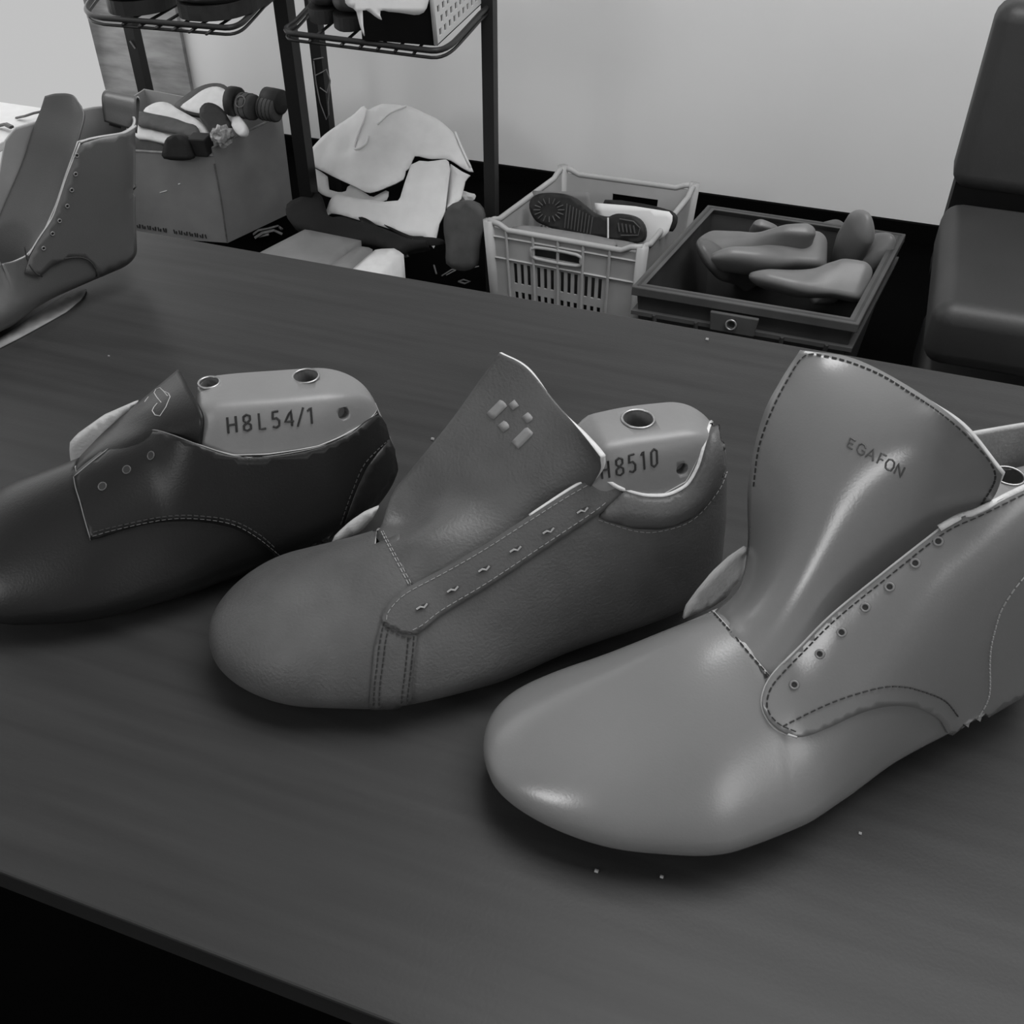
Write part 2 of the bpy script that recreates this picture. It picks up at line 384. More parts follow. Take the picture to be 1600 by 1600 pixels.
def make_last(Fr,K,A,label,holes,side,m='last',grow=-.0022,dz=0,clip=None):
    f=Foot(Fr,K,grow=grow,dz=dz,**A); V,Fc=f.closed(); 
    l=mk('shoe_last',V,Fc,m,smooth=True,origin=Fr.w(np.array([.15,0,0.]))); weld(l,1e-5); orient_out(l,Fr.w(np.array([.15,0,.03])))
    tag(l,label,'shoe last'); sf=Surf(l); cuts=[];rg=[]
    for px,py,R in holes:
        p,n=sf.hit(px,py); n=Vector((0,0,1)); cuts.append(cutter(p,n,R,.02)); rg.append((p,n,R))
    for px,py,R in side:
        p,n=sf.hit(px,py); cuts.append(cutter(p,n,R,.006))
    boolean_cut(l,cuts)
    for p,n,R in rg: mk('socket_ring',*ring(p+Vector((0,0,.0002)),n,R,.0007,24),'metal',parent=l,smooth=True)
    return l,Surf(l)
exec_shoes=True
# ---- shoe 1: dark low derby upper at the left
F1=Frame(-0.4911,0.3140,32.85); A1=dict(atoe=.055,shear=(-.25,.06,.15,.28))
K1=[(0.0000,0.0148,0.0220,0.0368,0.0500,0.0468,0.0000,2.0000),
    (0.0475,0.0049,0.0220,0.0609,0.0619,0.0501,0.1000,2.0000),
    (0.0949,0.0000,0.0240,0.0784,0.0675,0.0503,0.2500,2.0000),
    (0.1424,0.0000,0.0260,0.0980,0.0601,0.0469,0.3500,2.2000),
    (0.1750,0.0030,0.0310,0.1250,0.0530,0.0430,0.4500,3.5000),
    (0.1899,0.0051,0.0340,0.1240,0.0506,0.0410,0.4500,5.0000),
    (0.2373,0.0158,0.0450,0.1240,0.0425,0.0353,0.4000,6.0000),
    (0.2658,0.0237,0.0500,0.1240,0.0309,0.0320,0.3000,6.0000),
    (0.2867,0.0347,0.0600,0.1220,0.0213,0.0278,0.2000,6.0000)]
r1=thing('derby_shoe_upper','dark leather derby upper with three lace holes, leftmost low shoe on the table','shoe',F1.w(np.array([.15,0,0.])))
f1=Foot(F1,K1,**A1)
n1=[(.09,.0775),(.0970,.078),(.1106,.0841),(.1245,.0894),(.1371,.0952),(.1481,.101),(.16,.1035),(.1721,.1041),(.1918,.0958),(.21,.0934),(.2397,.0924),(.2592,.0944),(.2768,.0945),(.30,.095)]
fa1=[(.09,.068),(.11,.070),(.14,.076),(.17,.088),(.19,.094),(.21,.092),(.2768,.094),(.30,.095)]
u1=make_upper(f1,n1,fa1,.097,.097,'lea1',r1); s1=Surf(f1)
q1=[(115,745),(150,716),(185,690),(215,676),(240,672),(270,680),(310,695),(340,706),(370,713),(420,713),(460,708),(500,698),(550,675),(589,647),(606,686),(617,722),(616,742),(586,789),(522,840),(447,879),(425,861),(400,843),(360,822),(300,813),(250,816),(220,821),(180,832),(142,843),(133,815),(125,785),(118,762)]
p1=patch('quarter',s1,q1,'lea1',r1,thick=.0013,smoothpoly=2,rim='lea1'); S1=Surf(f1,p1)
hc=patch('heel_counter',S1,[(607,687),(590,706),(572,730),(556,765),(545,795),(532,832),(563,809),(587,788),(604,764),(616,741),(617,715)],'lea1',r1,thick=.001); S1b=Surf(f1,p1,hc)
stitches('stitching',S1b,[(606,688),(588,704),(567,728),(551,765),(540,795),(530,825)],'thread_d',r1)
stitches('stitching',S1,[(146,832),(180,823),(250,808),(300,805),(362,813),(404,834),(430,856)],'thread_d',r1)
stitches('stitching',S1,[(145,838),(180,828),(250,813),(300,810),(360,818),(401,839),(440,870)],'last_d',r1,r=.0002)
seam('edge_binding',S1,[(115,745),(150,716),(185,690),(215,676),(240,672),(270,680),(310,695),(370,713),(420,713),(500,698),(550,675),(589,646)],'last',r1,r=.0004)
seam('edge_binding',S1,[(115,745),(118,762),(125,785),(133,815),(142,845)],'last_d',r1,r=.0004)
for c in ((236,712),(198,734),(160,760)):
    p,n=S1.hit(*c); e=mk('lace_hole',*tube([p-n*.0004,p+n*.0004],.0020,16),'ink',parent=r1); mk('rim',*ring(p+n*.0002,n,.0024,.0004,16),'lea2',parent=e,smooth=True)  # lighter rim colour paints a small highlight around each hole
def T(Fr,rows,sf=None): return [[(np.array(sf.hit(c[1],c[2],c[3])[0]) if c[0]=='s' else Fr.pt(*c)) for c in r] for r in rows]
tg1=sheet('tongue',T(F1,[
 [('s',100,738,-.002),('s',106,745,-.002),('s',112,752,-.002),('s',120,760,-.002)],
 [('s',118,716,.001),('s',134,718,.001),('s',152,724,-.0005),('s',170,735,-.002)],
 [(165,672,-.031),(185,672,-.014),(212,682,.004),(240,700,.016)],
 [(219,626,-.032),(242,636,-.008),(270,666,.014),(292,708,.024)],
 [(278,577,-.030),(294,608,-.002),(315,650,.022),(312,700,.028)]],s1),'lea1',r1,rim='lea1')
St1=Surf(tg1)
lg=[];
for P in ([(262,619),(250,606),(241,614),(252,629)],[(258,612),(266,620),(250,650),(238,642),(246,630)],[(232,620),(226,628)]):
    lg.append(tube([St1.hit(*p,.0001)[0] for p in cr(P,2)],.0003,4))
mk('embossed_logo',*cat2(lg),'edge',parent=tg1)
plane_patch('quarter_lining',lambda x,y:F1.pt(x,y,-.036),[(114,742),(109,712),(108,694),(120,680),(162,650),(217,626),(175,672),(140,705)],'lining',r1,rim='edge')
K1L=[(0.0,.0148,.022,.0368,.05,.0468,0,2.),(.0475,.0049,.022,.0589,.0619,.0501,.1,2.),(.0949,0,.024,.068,.0675,.0503,.3,2.),(.14,0,.026,.078,.0601,.0469,.4,2.2),
 (.165,.001,.029,.088,.056,.044,.5,3.),(.177,.003,.031,.121,.053,.0435,.55,6.),(.19,.0051,.034,.1245,.0506,.041,.5,8.),(.2373,.0158,.045,.1225,.0425,.0353,.4,8.),(.2658,.0237,.05,.120,.0309,.032,.28,8.),(.2867,.0347,.06,.1185,.0213,.0278,.15,8.)]
l1,SL1=make_last(F1,K1L,A1,'grey shoe last stamped H8L54/1 inside the dark derby upper',[(478,588,.0078),(327,598,.0062)],[(537,646,.0038)],grow=-.0026)
lettering('stamped_number',SL1,[('H',357,677,13,-2,-2,-25),('8',381,674,12,-2,-2,-25),('L',405,671,12,-2,-2,-25),('5',426,669,12,-2,-2,-25),('4',446,667,14,-2,-2,-25),('/',464,664,12,-1,-1,-24),('1',479,663,14,-2,-2,-25)],.0007,'ink',l1)

# ---- shoe 2: grey trainer upper in the middle
F2=Frame(-0.2961,0.3141,31.66); A2=dict(atoe=.055,shear=(-.11,.06,.2,.3))
K2=[(0.0000,0.0129,0.0220,0.0494,0.0469,0.0476,0.0000,2.0000),
    (0.0498,0.0064,0.0220,0.0628,0.0556,0.0515,0.1000,2.0000),
    (0.0995,0.0009,0.0240,0.0786,0.0646,0.0494,0.2500,2.0000),
    (0.1493,0.0000,0.0260,0.0990,0.0602,0.0456,0.3500,2.2000),
    (0.1990,0.0051,0.0300,0.1250,0.0481,0.0419,0.4000,3.0000),
    (0.2488,0.0103,0.0340,0.1330,0.0398,0.0370,0.3500,4.0000),
    (0.2786,0.0120,0.0400,0.1370,0.0336,0.0330,0.3000,5.0000),
    (0.3005,0.0137,0.0450,0.1390,0.0321,0.0298,0.2000,5.0000)]
r2=thing('sneaker_upper','scuffed grey leather sneaker upper with a lace strip of six slits, middle shoe','shoe',F2.w(np.array([.15,0,0.])))
f2=Foot(F2,K2,**A2)
n2=[(.105,.069),(.1127,.0711),(.1338,.0799),(.1552,.0897),(.1798,.1042),(.1973,.1133),(.2152,.1202),(.2275,.1152),(.2377,.1112),(.2517,.109),(.2637,.1137),(.272,.129),(.280,.134),(.31,.135)]
fa2=[(.09,.070),(.1127,.068),(.1338,.070),(.1552,.075),(.1798,.084),(.1973,.090),(.2152,.098),(.2275,.104),(.2517,.114),(.2637,.122),(.272,.129),(.280,.134),(.31,.135)]
u2=make_upper(f2,n2,fa2,.112,.100,'lea2',r2,thick=.002); s2=Surf(f2)
sp=patch('side_strap',s2,[(598,962),(625,985),(652,990),(646,1050),(641,1104),(577,1106),(580,1060),(585,1010)],'lea2',r2,thick=.0011)
lf=patch('lace_facing',s2,[(598,975),(600,955),(612,938),(640,917),(700,885),(760,850),(830,805),(880,772),(930,745),(955,750),(972,766),(958,785),(925,808),(850,858),(760,918),(690,960),(660,985),(640,992),(622,985)],'lea2',r2,thick=.0019,smoothpoly=2)
co=patch('padded_collar',s2,[(945,790),(972,764),(1000,773),(1020,776),(1042,774),(1062,766),(1077,753),(1090,728),(1099,700),(1107,672),(1113,657),(1120,670),(1126,697),(1131,730),(1118,765),(1100,790),(1080,808),(1055,820),(1030,826),(990,825),(950,814),(935,808)],'lea2',r2,thick=.001,puff=.0045,puffd=22,h=7)
S2=Surf(f2,sp,lf,co)
stitches('stitching',S2,[(604,968),(606,958),(618,942),(640,924),(700,892),(760,857),(830,812),(880,780),(925,754)],'thread_l',r2,r=.0002)
stitches('stitching',S2,[(645,984),(662,975),(690,953),(760,911),(850,851),(925,801),(950,782)],'thread_l',r2,r=.0002)
stitches('stitching',S2,[(583,805),(598,835),(615,868),(640,915)],'thread_l',r2,r=.00028)
stitches('stitching',S2,[(590,812),(604,840),(620,870),(646,917)],'thread_l',r2,r=.0002)
for xo in (0,9): stitches('stitching',S2,[(600+xo*.9,972+xo),(594+xo,1000),(589+xo,1040),(585+xo,1070),(583+xo,1103)],'thread_d',r2,r=.0004,pitch=.0032)
for xo in (0,-9): stitches('stitching',S2,[(647+xo,994-xo*.3),(645+xo,1020),(642+xo,1050),(638+xo,1080),(636+xo,1102)],'thread_d',r2,r=.0004,pitch=.0032)
for yo in (0,8): stitches('stitching',S2,[(602,973+yo),(615,980+yo),(630,987+yo),(646,990+yo)],'thread_d',r2,r=.0004,pitch=.0032)
stitches('stitching',S2,[(935,812),(990,829),(1030,830),(1082,812),(1121,768),(1136,735)],'thread_l',r2,r=.0002)
for i,c in enumerate(((660,948),(708,921),(757,889),(806,858),(857,829),(910,797))):
    p=[S2.hit(c[0]+dx,c[1]+dy,.0002)[0] for dx,dy in ((-9,5),(0,0),(9,-5))]; e=mk('lace_slit',*tube(p,[.0006,.0016,.0006],8,flat=.5),'ink',parent=lf)
    q=[S2.hit(c[0]+dx,c[1]+dy,.0012)[0] for dx,dy in ((-9,4),(-3,0),(3,1),(8,-5))]; mk('loose_thread',*tube(q,.00055,5),'thread_l',parent=e)
seam('collar_edge',S2,[(930,745),(950,752),(970,763),(1000,772),(1020,774),(1040,773),(1060,765),(1076,753),(1090,727),(1098,700),(1106,672),(1113,653)],'lining',r2,r=.0012,lift=.0004)
seam('facing_edge',S2,[(828,806),(850,791),(880,771),(905,756),(930,745)],'lining',r2,r=.0011,lift=.0006)
tg2=sheet('tongue',T(F2,[
 [('s',576,812,-.0025),('s',588,838,-.0025),('s',602,868,-.0025),('s',618,895,-.0025),('s',632,922,-.0025)],
 [('s',586,803,.0005),('s',600,828,.0005),('s',617,858,.0005),('s',636,888,.0),('s',656,918,-.0015)],
 [(614,770,-.032),('s',635,800,.005),('s',665,835,.006),('s',690,868,.003),('s',708,893,-.0015)],
 [(640,736,-.036),(690,752,-.022),(740,780,-.004),(790,812,.012),(825,835,.018)],
 [(702,660,-.040),(752,682,-.024),(806,716,-.006),(858,760,.014),(900,785,.020)],
 [(752,590,-.042),(800,612,-.028),(850,650,-.010),(905,705,.014),(936,740,.026)],
 [(780,551,-.042),(822,574,-.030),(868,628,-.012),(912,680,.012),(938,714,.028)]],s2),'lea2',r2,rim='lining',thick=.003,relax=12)
St2=Surf(tg2)
def quad(c,w,h,a):
    a=math.radians(a); ux,uy=math.cos(a),math.sin(a); return [(c[0]+ux*w*i-uy*h*j,c[1]+uy*w*i+ux*h*j) for i,j in ((-.5,-.5),(.5,-.5),(.5,.5),(-.5,.5))]
for c,w,h in (((777,640),32,15),((803,633),12,12),((825,653),13,14),((788,666),14,14),((817,684),34,16)):
    patch('logo_square',St2,quad(c,w,h,-45 if w>20 else -38),'insole' if False else 'edge2',tg2,thick=.0004,lift=.0001,h=6)
plane_patch('quarter_lining',lambda x,y:F2.pt(x,y,-.034),[(592,792),(583,810),(565,830),(540,842),(518,850),(524,838),(548,816),(572,800)],'lining',r2,rim='edge')
K2L=[(0.0,.0129,.022,.0494,.0469,.0476,0,2.),(.0498,.0064,.022,.0608,.0556,.0515,.1,2.),(.0995,.0009,.024,.068,.0646,.0494,.3,2.),(.13,0,.026,.072,.062,.047,.4,2.2),(.16,.001,.028,.079,.058,.0445,.5,2.6),
 (.19,.004,.029,.085,.050,.043,.5,3.),(.207,.0056,.03,.125,.047,.041,.5,7.),(.222,.007,.031,.139,.044,.039,.45,8.),(.2488,.0103,.034,.1405,.0398,.037,.38,8.),(.2786,.012,.04,.140,.0336,.033,.30,8.),(.3005,.0137,.045,.139,.0321,.0298,.22,8.)]
l2,SL2=make_last(F2,K2L,A2,'grey shoe last stamped H8510 inside the middle sneaker upper',[(997,655,.0085)],[(1066,733,.0034)],grow=-.0040,dz=.003)
lettering('stamped_number',SL2,[('H',941,748,11,-2,-2,-26),('8',963,744,12,-3,-2,-27),('5',983,739,11,-3,-2,-27),('1',1001,735,10,-3,-2,-28),('0',1017,731,11,-3,-1,-28)],.0006,'ink',l2)

# ---- shoe 3: smooth grey high boot upper at the right
F3=Frame(-0.1163,0.2842,37.78); A3=dict(atoe=.06)
K3=[(0.0000,0.0134,0.0240,0.0404,0.0430,0.0576,0.0000,2.0000),
    (0.0500,0.0063,0.0240,0.0593,0.0603,0.0459,0.1000,2.0000),
    (0.0999,0.0014,0.0260,0.0834,0.0760,0.0429,0.2500,2.0000),
    (0.1350,0.0000,0.0280,0.0954,0.0740,0.0448,0.3200,2.1000),
    (0.1600,0.0000,0.0290,0.1204,0.0680,0.0450,0.2500,2.6000),
    (0.1998,0.0048,0.0320,0.1554,0.0570,0.0435,0.1500,4.0000),
    (0.2498,0.0089,0.0360,0.1900,0.0494,0.0395,0.1000,5.0000),
    (0.2997,0.0100,0.0380,0.2008,0.0407,0.0360,0.1000,5.0000),
    (0.3247,0.0124,0.0400,0.2093,0.0324,0.0318,0.1000,5.0000)]
r3=thing('high_boot_upper','glossy grey high leather boot upper with wide flared tongue, frontmost shoe on the right','boot',F3.w(np.array([.15,0,0.])))
f3=Foot(F3,K3,**A3)
n3=[(.12,.080),(.1287,.0815),(.1446,.0948),(.1588,.112),(.1784,.1325),(.2029,.1541),(.2166,.1636),(.2346,.174),(.33,.185)]
fa3=[(.12,.075),(.14,.070),(.155,.074),(.2,.105),(.24,.142),(.264,.150),(.306,.150),(.33,.185)]
u3=make_upper(f3,n3,fa3,.1275,.1235,'lea3',r3,thick=.002); s3=Surf(f3)
q3=[(1190,1098),(1196,1072),(1212,1048),(1250,1010),(1300,960),(1380,895),(1470,825),(1530,797),(1600,762),(1635,750),(1655,770),(1655,1030),(1635,1058),(1600,1082),(1540,1117),(1503,1138),(1479,1144),(1467,1123),(1434,1104),(1393,1099),(1345,1110),(1284,1139),(1245,1151),(1215,1140),(1197,1120)]
p3=patch('quarter',s3,q3,'lea3',r3,thick=.0016,h=9,smoothpoly=3,rim='lea3'); S3=Surf(f3,p3)
stitches('stitching',S3,[(1243,1143),(1218,1132),(1202,1115),(1198,1098),(1204,1076),(1220,1055),(1256,1018),(1306,968),(1386,903),(1474,834),(1532,806),(1600,772)],'thread_d',r3,r=.0004)
stitches('stitching',S3,[(1223,1135),(1272,1110),(1320,1090),(1377,1074),(1410,1073),(1434,1078),(1475,1094),(1499,1122)],'thread_d',r3,r=.0004)
stitches('stitching',S3,[(1600,900),(1584,920),(1565,950),(1556,976),(1548,1010),(1546,1037),(1546,1078),(1540,1100),(1525,1125)],'thread_l',r3,r=.0004)
stitches('stitching',S3,[(1112,954),(1140,985),(1170,1020),(1205,1060)],'thread_d',r3,r=.0005)
seam('seam_edge',S3,[(1110,950),(1138,981),(1168,1016),(1202,1056)],'edge',r3,r=.0005)
seam('quarter_edge',S3,[(1245,1152),(1215,1141),(1197,1121),(1190,1098),(1196,1072),(1212,1048),(1250,1010),(1300,960),(1380,895),(1468,826)],'edge',r3,r=.0006)
seam('collar_edge',S3,[(1468,826),(1500,808),(1530,797),(1600,762),(1650,744)],'lining',r3,r=.0017,lift=.0005)
for c in ((1241,1070),(1281,1022),(1315,988),(1352,949),(1390,917),(1430,880),(1466,846)):
    p,n=S3.hit(*c); e=mk('lace_hole',*tube([p-n*.0004,p+n*.0003],.0014,14),'ink',parent=r3); mk('rim',*ring(p+n*.0003,n,.0018,.0006,14),'last',parent=e,smooth=True)
tg3=sheet('tongue',T(F3,[
 [('s',1104,962,-.0025),('s',1126,988,-.0025),('s',1150,1016,-.0025),('s',1173,1044,-.0025),('s',1196,1070,-.0025)],
 [('s',1116,943,.0003),('s',1142,974,.0003),('s',1168,1004,.0003),('s',1190,1032,.0),('s',1216,1062,-.002)],
 [('s',1142,905,.002),('s',1170,933,.003),('s',1200,968,.003),('s',1234,1002,.000),('s',1266,1024,-.003)],
 [(1168,852,-.042),(1205,868,-.030),(1250,895,-.008),(1300,935,.012),(1350,955,.022)],
 [(1169,755,-.052),(1225,774,-.042),(1290,800,-.015),(1370,860,.012),(1430,885,.024)],
 [(1190,655,-.060),(1265,676,-.052),(1345,712,-.022),(1440,775,.010),(1510,825,.026)],
 [(1218,597,-.064),(1305,618,-.058),(1390,656,-.026),(1480,722,.012),(1552,778,.034)],
 [(1250,547,-.066),(1334,560,-.062),(1424,606,-.030),(1503,664,.012),(1566,742,.040)]],s3),'lea3',r3,rim='edge',thick=.0018,relax=500,bulge=.021)
St3=Surf(tg3)
stitches('stitching',St3,[(1178,760),(1186,700),(1205,645),(1230,595),(1257,556),(1290,557),(1332,568),(1380,588),(1422,614),(1465,642),(1500,670),(1530,700),(1550,725),(1556,745),(1548,765),(1530,792)],'thread_d',tg3,r=.0004)
lettering('printed_name',St3,[('E',1324,697,8,5,5,-13),('G',1338,706,11,7,6,-15),('A',1352,714,12,7,7,-16),('F',1370,724,9,5,7,-16),('O',1381,731,12,7,7,-16),('N',1397,740,10,6,7,-16)],.00045,'print',tg3,lift=0.)
plane_patch('quarter_lining',lambda x,y:F3.pt(x,y,-.040),[(1068,967),(1072,950),(1090,925),(1115,895),(1140,872),(1168,853),(1166,880),(1158,905),(1142,922),(1138,932),(1112,950),(1090,958)],'lining',r3,rim='edge')
l3,SL3=make_last(F3,K3,A3,'grey shoe last with a round top hole inside the glossy high boot upper',[(1578,745,.0075)],[],grow=-.004,clip=1) if False else (None,None)
K3L=[(0.0,.0134,.024,.0404,.043,.0576,0,2.),(.05,.0063,.024,.0593,.0603,.0459,.1,2.),(.0999,.0014,.026,.076,.076,.0429,.3,2.),(.1350,0,.028,.077,.074,.044,.4,2.2),(.17,.001,.03,.082,.062,.043,.5,3.),
 (.21,.0048,.032,.098,.050,.041,.5,4.),(.235,.007,.034,.135,.046,.040,.5,7.),(.2498,.0089,.036,.141,.043,.0385,.42,8.),(.2997,.01,.038,.141,.036,.035,.3,8.),(.3247,.0124,.04,.139,.029,.0305,.2,8.)]
l3,SL3=make_last(F3,K3L,A3,'grey shoe last with a round top hole inside the glossy high boot upper',[(1576,744,.0075)],[],grow=-.004)

# ---- shoe 4: ankle boot upper standing at the back left
F4=Frame(-0.7692,0.4857,61.23); A4=dict(atoe=.05,shear=(.29,.05,.13,.22))
K4=[(0.0000,0.0121,0.0220,0.0400,0.0485,0.0440,0.0000,2.0000),
    (0.0499,0.0034,0.0220,0.0501,0.0570,0.0440,0.1000,2.0000),
    (0.0997,0.0000,0.0240,0.0604,0.0591,0.0430,0.2500,2.0000),
    (0.1300,0.0000,0.0260,0.0720,0.0519,0.0410,0.3500,2.2000),
    (0.1430,0.0030,0.0280,0.0950,0.0490,0.0405,0.2500,2.4000),
    (0.1595,0.0079,0.0300,0.1904,0.0450,0.0400,0.1500,3.0000),
    (0.1794,0.0118,0.0300,0.2090,0.0420,0.0390,0.0500,5.0000),
    (0.2393,0.0164,0.0340,0.2055,0.0380,0.0370,0.0000,5.0000),
    (0.2692,0.0173,0.0400,0.2097,0.0350,0.0350,-.0500,5.0000)]
r4=thing('ankle_boot_upper','open grey ankle boot upper with a pull loop at the back, far left table corner','boot',F4.w(np.array([.15,0,0.])))
f4=Foot(F4,K4,**A4)
n4=[(.12,.066),(.14,.061),(.1621,.0635),(.177,.0722),(.1886,.085),(.1992,.0974),(.2139,.1187),(.231,.1414),(.2503,.141),(.2705,.1389),(.2851,.1386),(.33,.146)]
fa4=[(.12,.066),(.14,.061),(.165,.075),(.180,.10),(.195,.13),(.206,.139),(.25,.141),(.2851,.142),(.33,.146)]
u4=make_upper(f4,n4,fa4,.141,.141,'lea4',r4,thick=.002)
u4.data.materials[2]=M['lin4']; s4=Surf(f4)
q4=[(38,425),(47,398),(60,375),(80,345),(90,320),(105,275),(125,224),(160,214),(195,208),(208,200),(209,250),(209,330),(211,392),(202,409),(152,433),(149,420),(140,408),(124,402),(105,404),(80,415),(60,432),(50,430)]
p4=patch('quarter',s4,q4,'lea4',r4,thick=.0014,h=9,rim='lea4'); S4=Surf(f4,p4)
seam('quarter_edge',S4,[(44,400),(60,373),(80,343),(90,318),(105,273),(125,223)],'edge',r4,r=.0007)
seam('collar_edge',S4,[(125,222),(140,217),(160,213),(180,210),(195,207),(212,197)],'edge',r4,r=.0011,lift=.0003)
seam('quarter_seam',S4,[(100,404),(124,402),(140,408),(149,420),(150,432)],'thread_d',r4,r=.0006)
seam('side_fold',S4,[(38,385),(44,410),(55,426),(66,432)],'thread_d',r4,r=.0006)
for c in ((120,243),(118,272),(112,297),(105,322),(93,345),(82,365),(68,388)):
    p,n=S4.hit(*c); e=mk('lace_hole',*tube([p-n*.0004,p+n*.0003],.0011,12),'lea1',parent=r4); mk('rim',*ring(p+n*.0002,n,.0015,.0005,12),'last',parent=e,smooth=True)
tg4=sheet('tongue',T(F4,[
 [(-40,450,-.025),(-15,452,-.010),(10,448,.006),(38,432,.020)],
 [(-25,400,-.030),(2,402,-.014),(30,402,.006),(52,400,.026)],
 [(2,330,-.032),(30,338,-.014),(60,345,.008),(82,342,.024)],
 [(34,255,-.032),(62,265,-.014),(92,272,.008),(108,270,.024)],
 [(50,205,-.030),(75,212,-.014),(103,216,.006),(122,215,.020)],
 [(62,175,-.028),(85,178,-.014),(112,180,.004),(131,182,.014)],
 [(70,150,-.026),(88,146,-.014),(112,148,.0),(128,166,.008)]]),'lea4',r4,rim='lea4')
lp=[]
for (a,b) in (((163,190,.001),(214,205,.012)),((160,170,.0),(214,186,.011)),((159,150,-.001),(213,164,.010)),((164,141,-.006),(214,151,.004)),((172,142,-.014),(218,154,-.006)),((172,160,-.016),(217,174,-.008)),((170,195,-.016),(214,208,-.008))):
    A=F4.pt(a[0],a[1],a[2]); B=F4.pt(b[0],b[1],b[2]); lp.append([A,(A+B)/2,B])
sheet('pull_loop',lp,'lea4',r4,sub=5,rim='edge',thick=.0016)
r4w=[]
plane_patch('lasting_margin',lambda x,y:onz(x,y,TZ+.0015),[(-30,556),(0,543),(35,525),(75,503),(105,486),(128,466),(136,452),(120,450),(98,462),(70,480),(35,505),(0,528),(-30,545)],'scrap',r4,thick=.001)
# ------------------------------------------------------------------ helpers for the things behind the table
def plane(p0,n):
    p0=np.array(p0,float); n=np.array(n,float)
    def fn(x,y):
        d=ray(x,y); return CAM+d*(((p0-CAM)@n)/(d@n))
    return fn
def perf(P,holes,thick,out):
    """four-cornered wall (P00,P10,P11,P01) with rectangular holes given in its own 0..1 coordinates"""
    us=sorted({0,1,*[h[0] for h in holes],*[h[1] for h in holes]}); vs=sorted({0,1,*[h[2] for h in holes],*[h[3] for h in holes]})
    P=[np.array(p,float) for p in P]; n=np.cross(P[1]-P[0],P[3]-P[0]); n/=np.linalg.norm(n); n=n if n@np.array(out)>0 else -n
    pt=lambda u,v:P[0]*(1-u)*(1-v)+P[1]*u*(1-v)+P[2]*u*v+P[3]*(1-u)*v
    nu,nv=len(us),len(vs); V=[pt(u,v) for v in vs for u in us]; V+=[p-n*thick for p in V]; N=nu*nv; Fc=[]
    solid=lambda i,j:0<=i<nu-1 and 0<=j<nv-1 and not any(h[0]<=(us[i]+us[i+1])/2<=h[1] and h[2]<=(vs[j]+vs[j+1])/2<=h[3] for h in holes)
    for j in range(nv-1):
        for i in range(nu-1):
            if not solid(i,j): continue
            a=j*nu+i; b=a+1; c=b+nu; d=a+nu; Fc+=[(a,b,c,d),(d+N,c+N,b+N,a+N)]
            if not solid(i-1,j): Fc.append((a,d,d+N,a+N))
            if not solid(i+1,j): Fc.append((c,b,b+N,c+N))
            if not solid(i,j-1): Fc.append((b,a,a+N,b+N))
            if not solid(i,j+1): Fc.append((d,c,c+N,d+N))
    return V,Fc
def lerp(a,b,t): return np.array(a,float)*(1-t)+np.array(b,float)*t
def rbox(name,c,sx,sy,sz,rz,m,parent=None,bevel=.02,seg=4,tilt=0):
    V,Fc=box(-sx/2,sx/2,-sy/2,sy/2,0,sz); R=Matrix.Rotation(rz,3,'Z')@Matrix.Rotation(tilt,3,'X')
    o=mk(name,[R@Vector(v)+Vector(c) for v in V],Fc,m,parent=parent); q=o.modifiers.new('b','BEVEL'); q.width=bevel; q.segments=seg
    o.data.polygons.foreach_set('use_smooth',[True]*len(o.data.polygons)); w=o.modifiers.new('wn','WEIGHTED_NORMAL'); return o

# ------------------------------------------------------------------ wire shelf racks
ZS=.65; PY=2.10; PB=2.47
def posttube(x,h=1.75,w=.013,y=2.10): return box(x-w,x+w,y-w,y+w,0,h)
def shelf(t,xa,xb,loop,wires):
    for z,nm in ((ZS,'wire_shelf'),(1.10,'wire_shelf'),(1.5,'wire_shelf')):
        P=[(p[0],p[1],z) for p in loop]; parts=[tube(P,.0055,8),tube([(p[0],p[1],z-.012) for p in P],.003,6)]
        for x0 in wires:
            yf=min(p[1] for p in loop)+.002; parts.append(tube([(x0,yf-.004,z-.008),(x0-.10,PB-.01,z-.006)],.0028,6))
        parts.append(tube([(xa,PB,z),(xb-.05,PB,z)],.0055,8))
        mk(nm,*cat2(parts),'steel2',parent=t,smooth=True)
def lp(px): return [tuple(onz(x,y,ZS)[:2]) for x,y in px]
la=[(-2.01,PB)]+[tuple(p) for p in cr(lp([(152,-12),(141,2),(135,14),(142,23),(160,28)]),3)]+[tuple(p) for p in cr(lp([(335,42),(358,43),(376,37),(392,22),(412,0)]),3)]+[(-1.295,PY),(-1.40,PB)]
lb=[(-1.435,PB)]+[tuple(p) for p in cr(lp([(486,8),(462,34),(448,44),(452,51),(470,54)]),3)]+[tuple(p) for p in cr(lp([(655,77),(682,79),(703,71),(722,53),(750,22)]),3)]+[(-.815,PY),(-.90,PB)]
ra=rb=thing('wire_shelf_rack','black steel rack with rounded wire shelves and square posts, standing in front of the wall','rack',(-1.4,2.28,0))
mk('post',*posttube(-2.01,w=.0155,y=PB),'steel',parent=ra); mk('post',*posttube(-1.435,w=.0155,y=PB),'steel',parent=ra)
mk('post',*posttube(-1.292,w=.0165),'steel',parent=ra); mk('post',*posttube(-.814),'steel2',parent=ra)
shelf(ra,-2.01,-1.292,la,[onz(x,35,ZS)[0] for x in (182,215,247,280,312,345)])
shelf(ra,-1.435,-.814,lb,[onz(x,65,ZS)[0] for x in (470,530,565,597,629,663)])
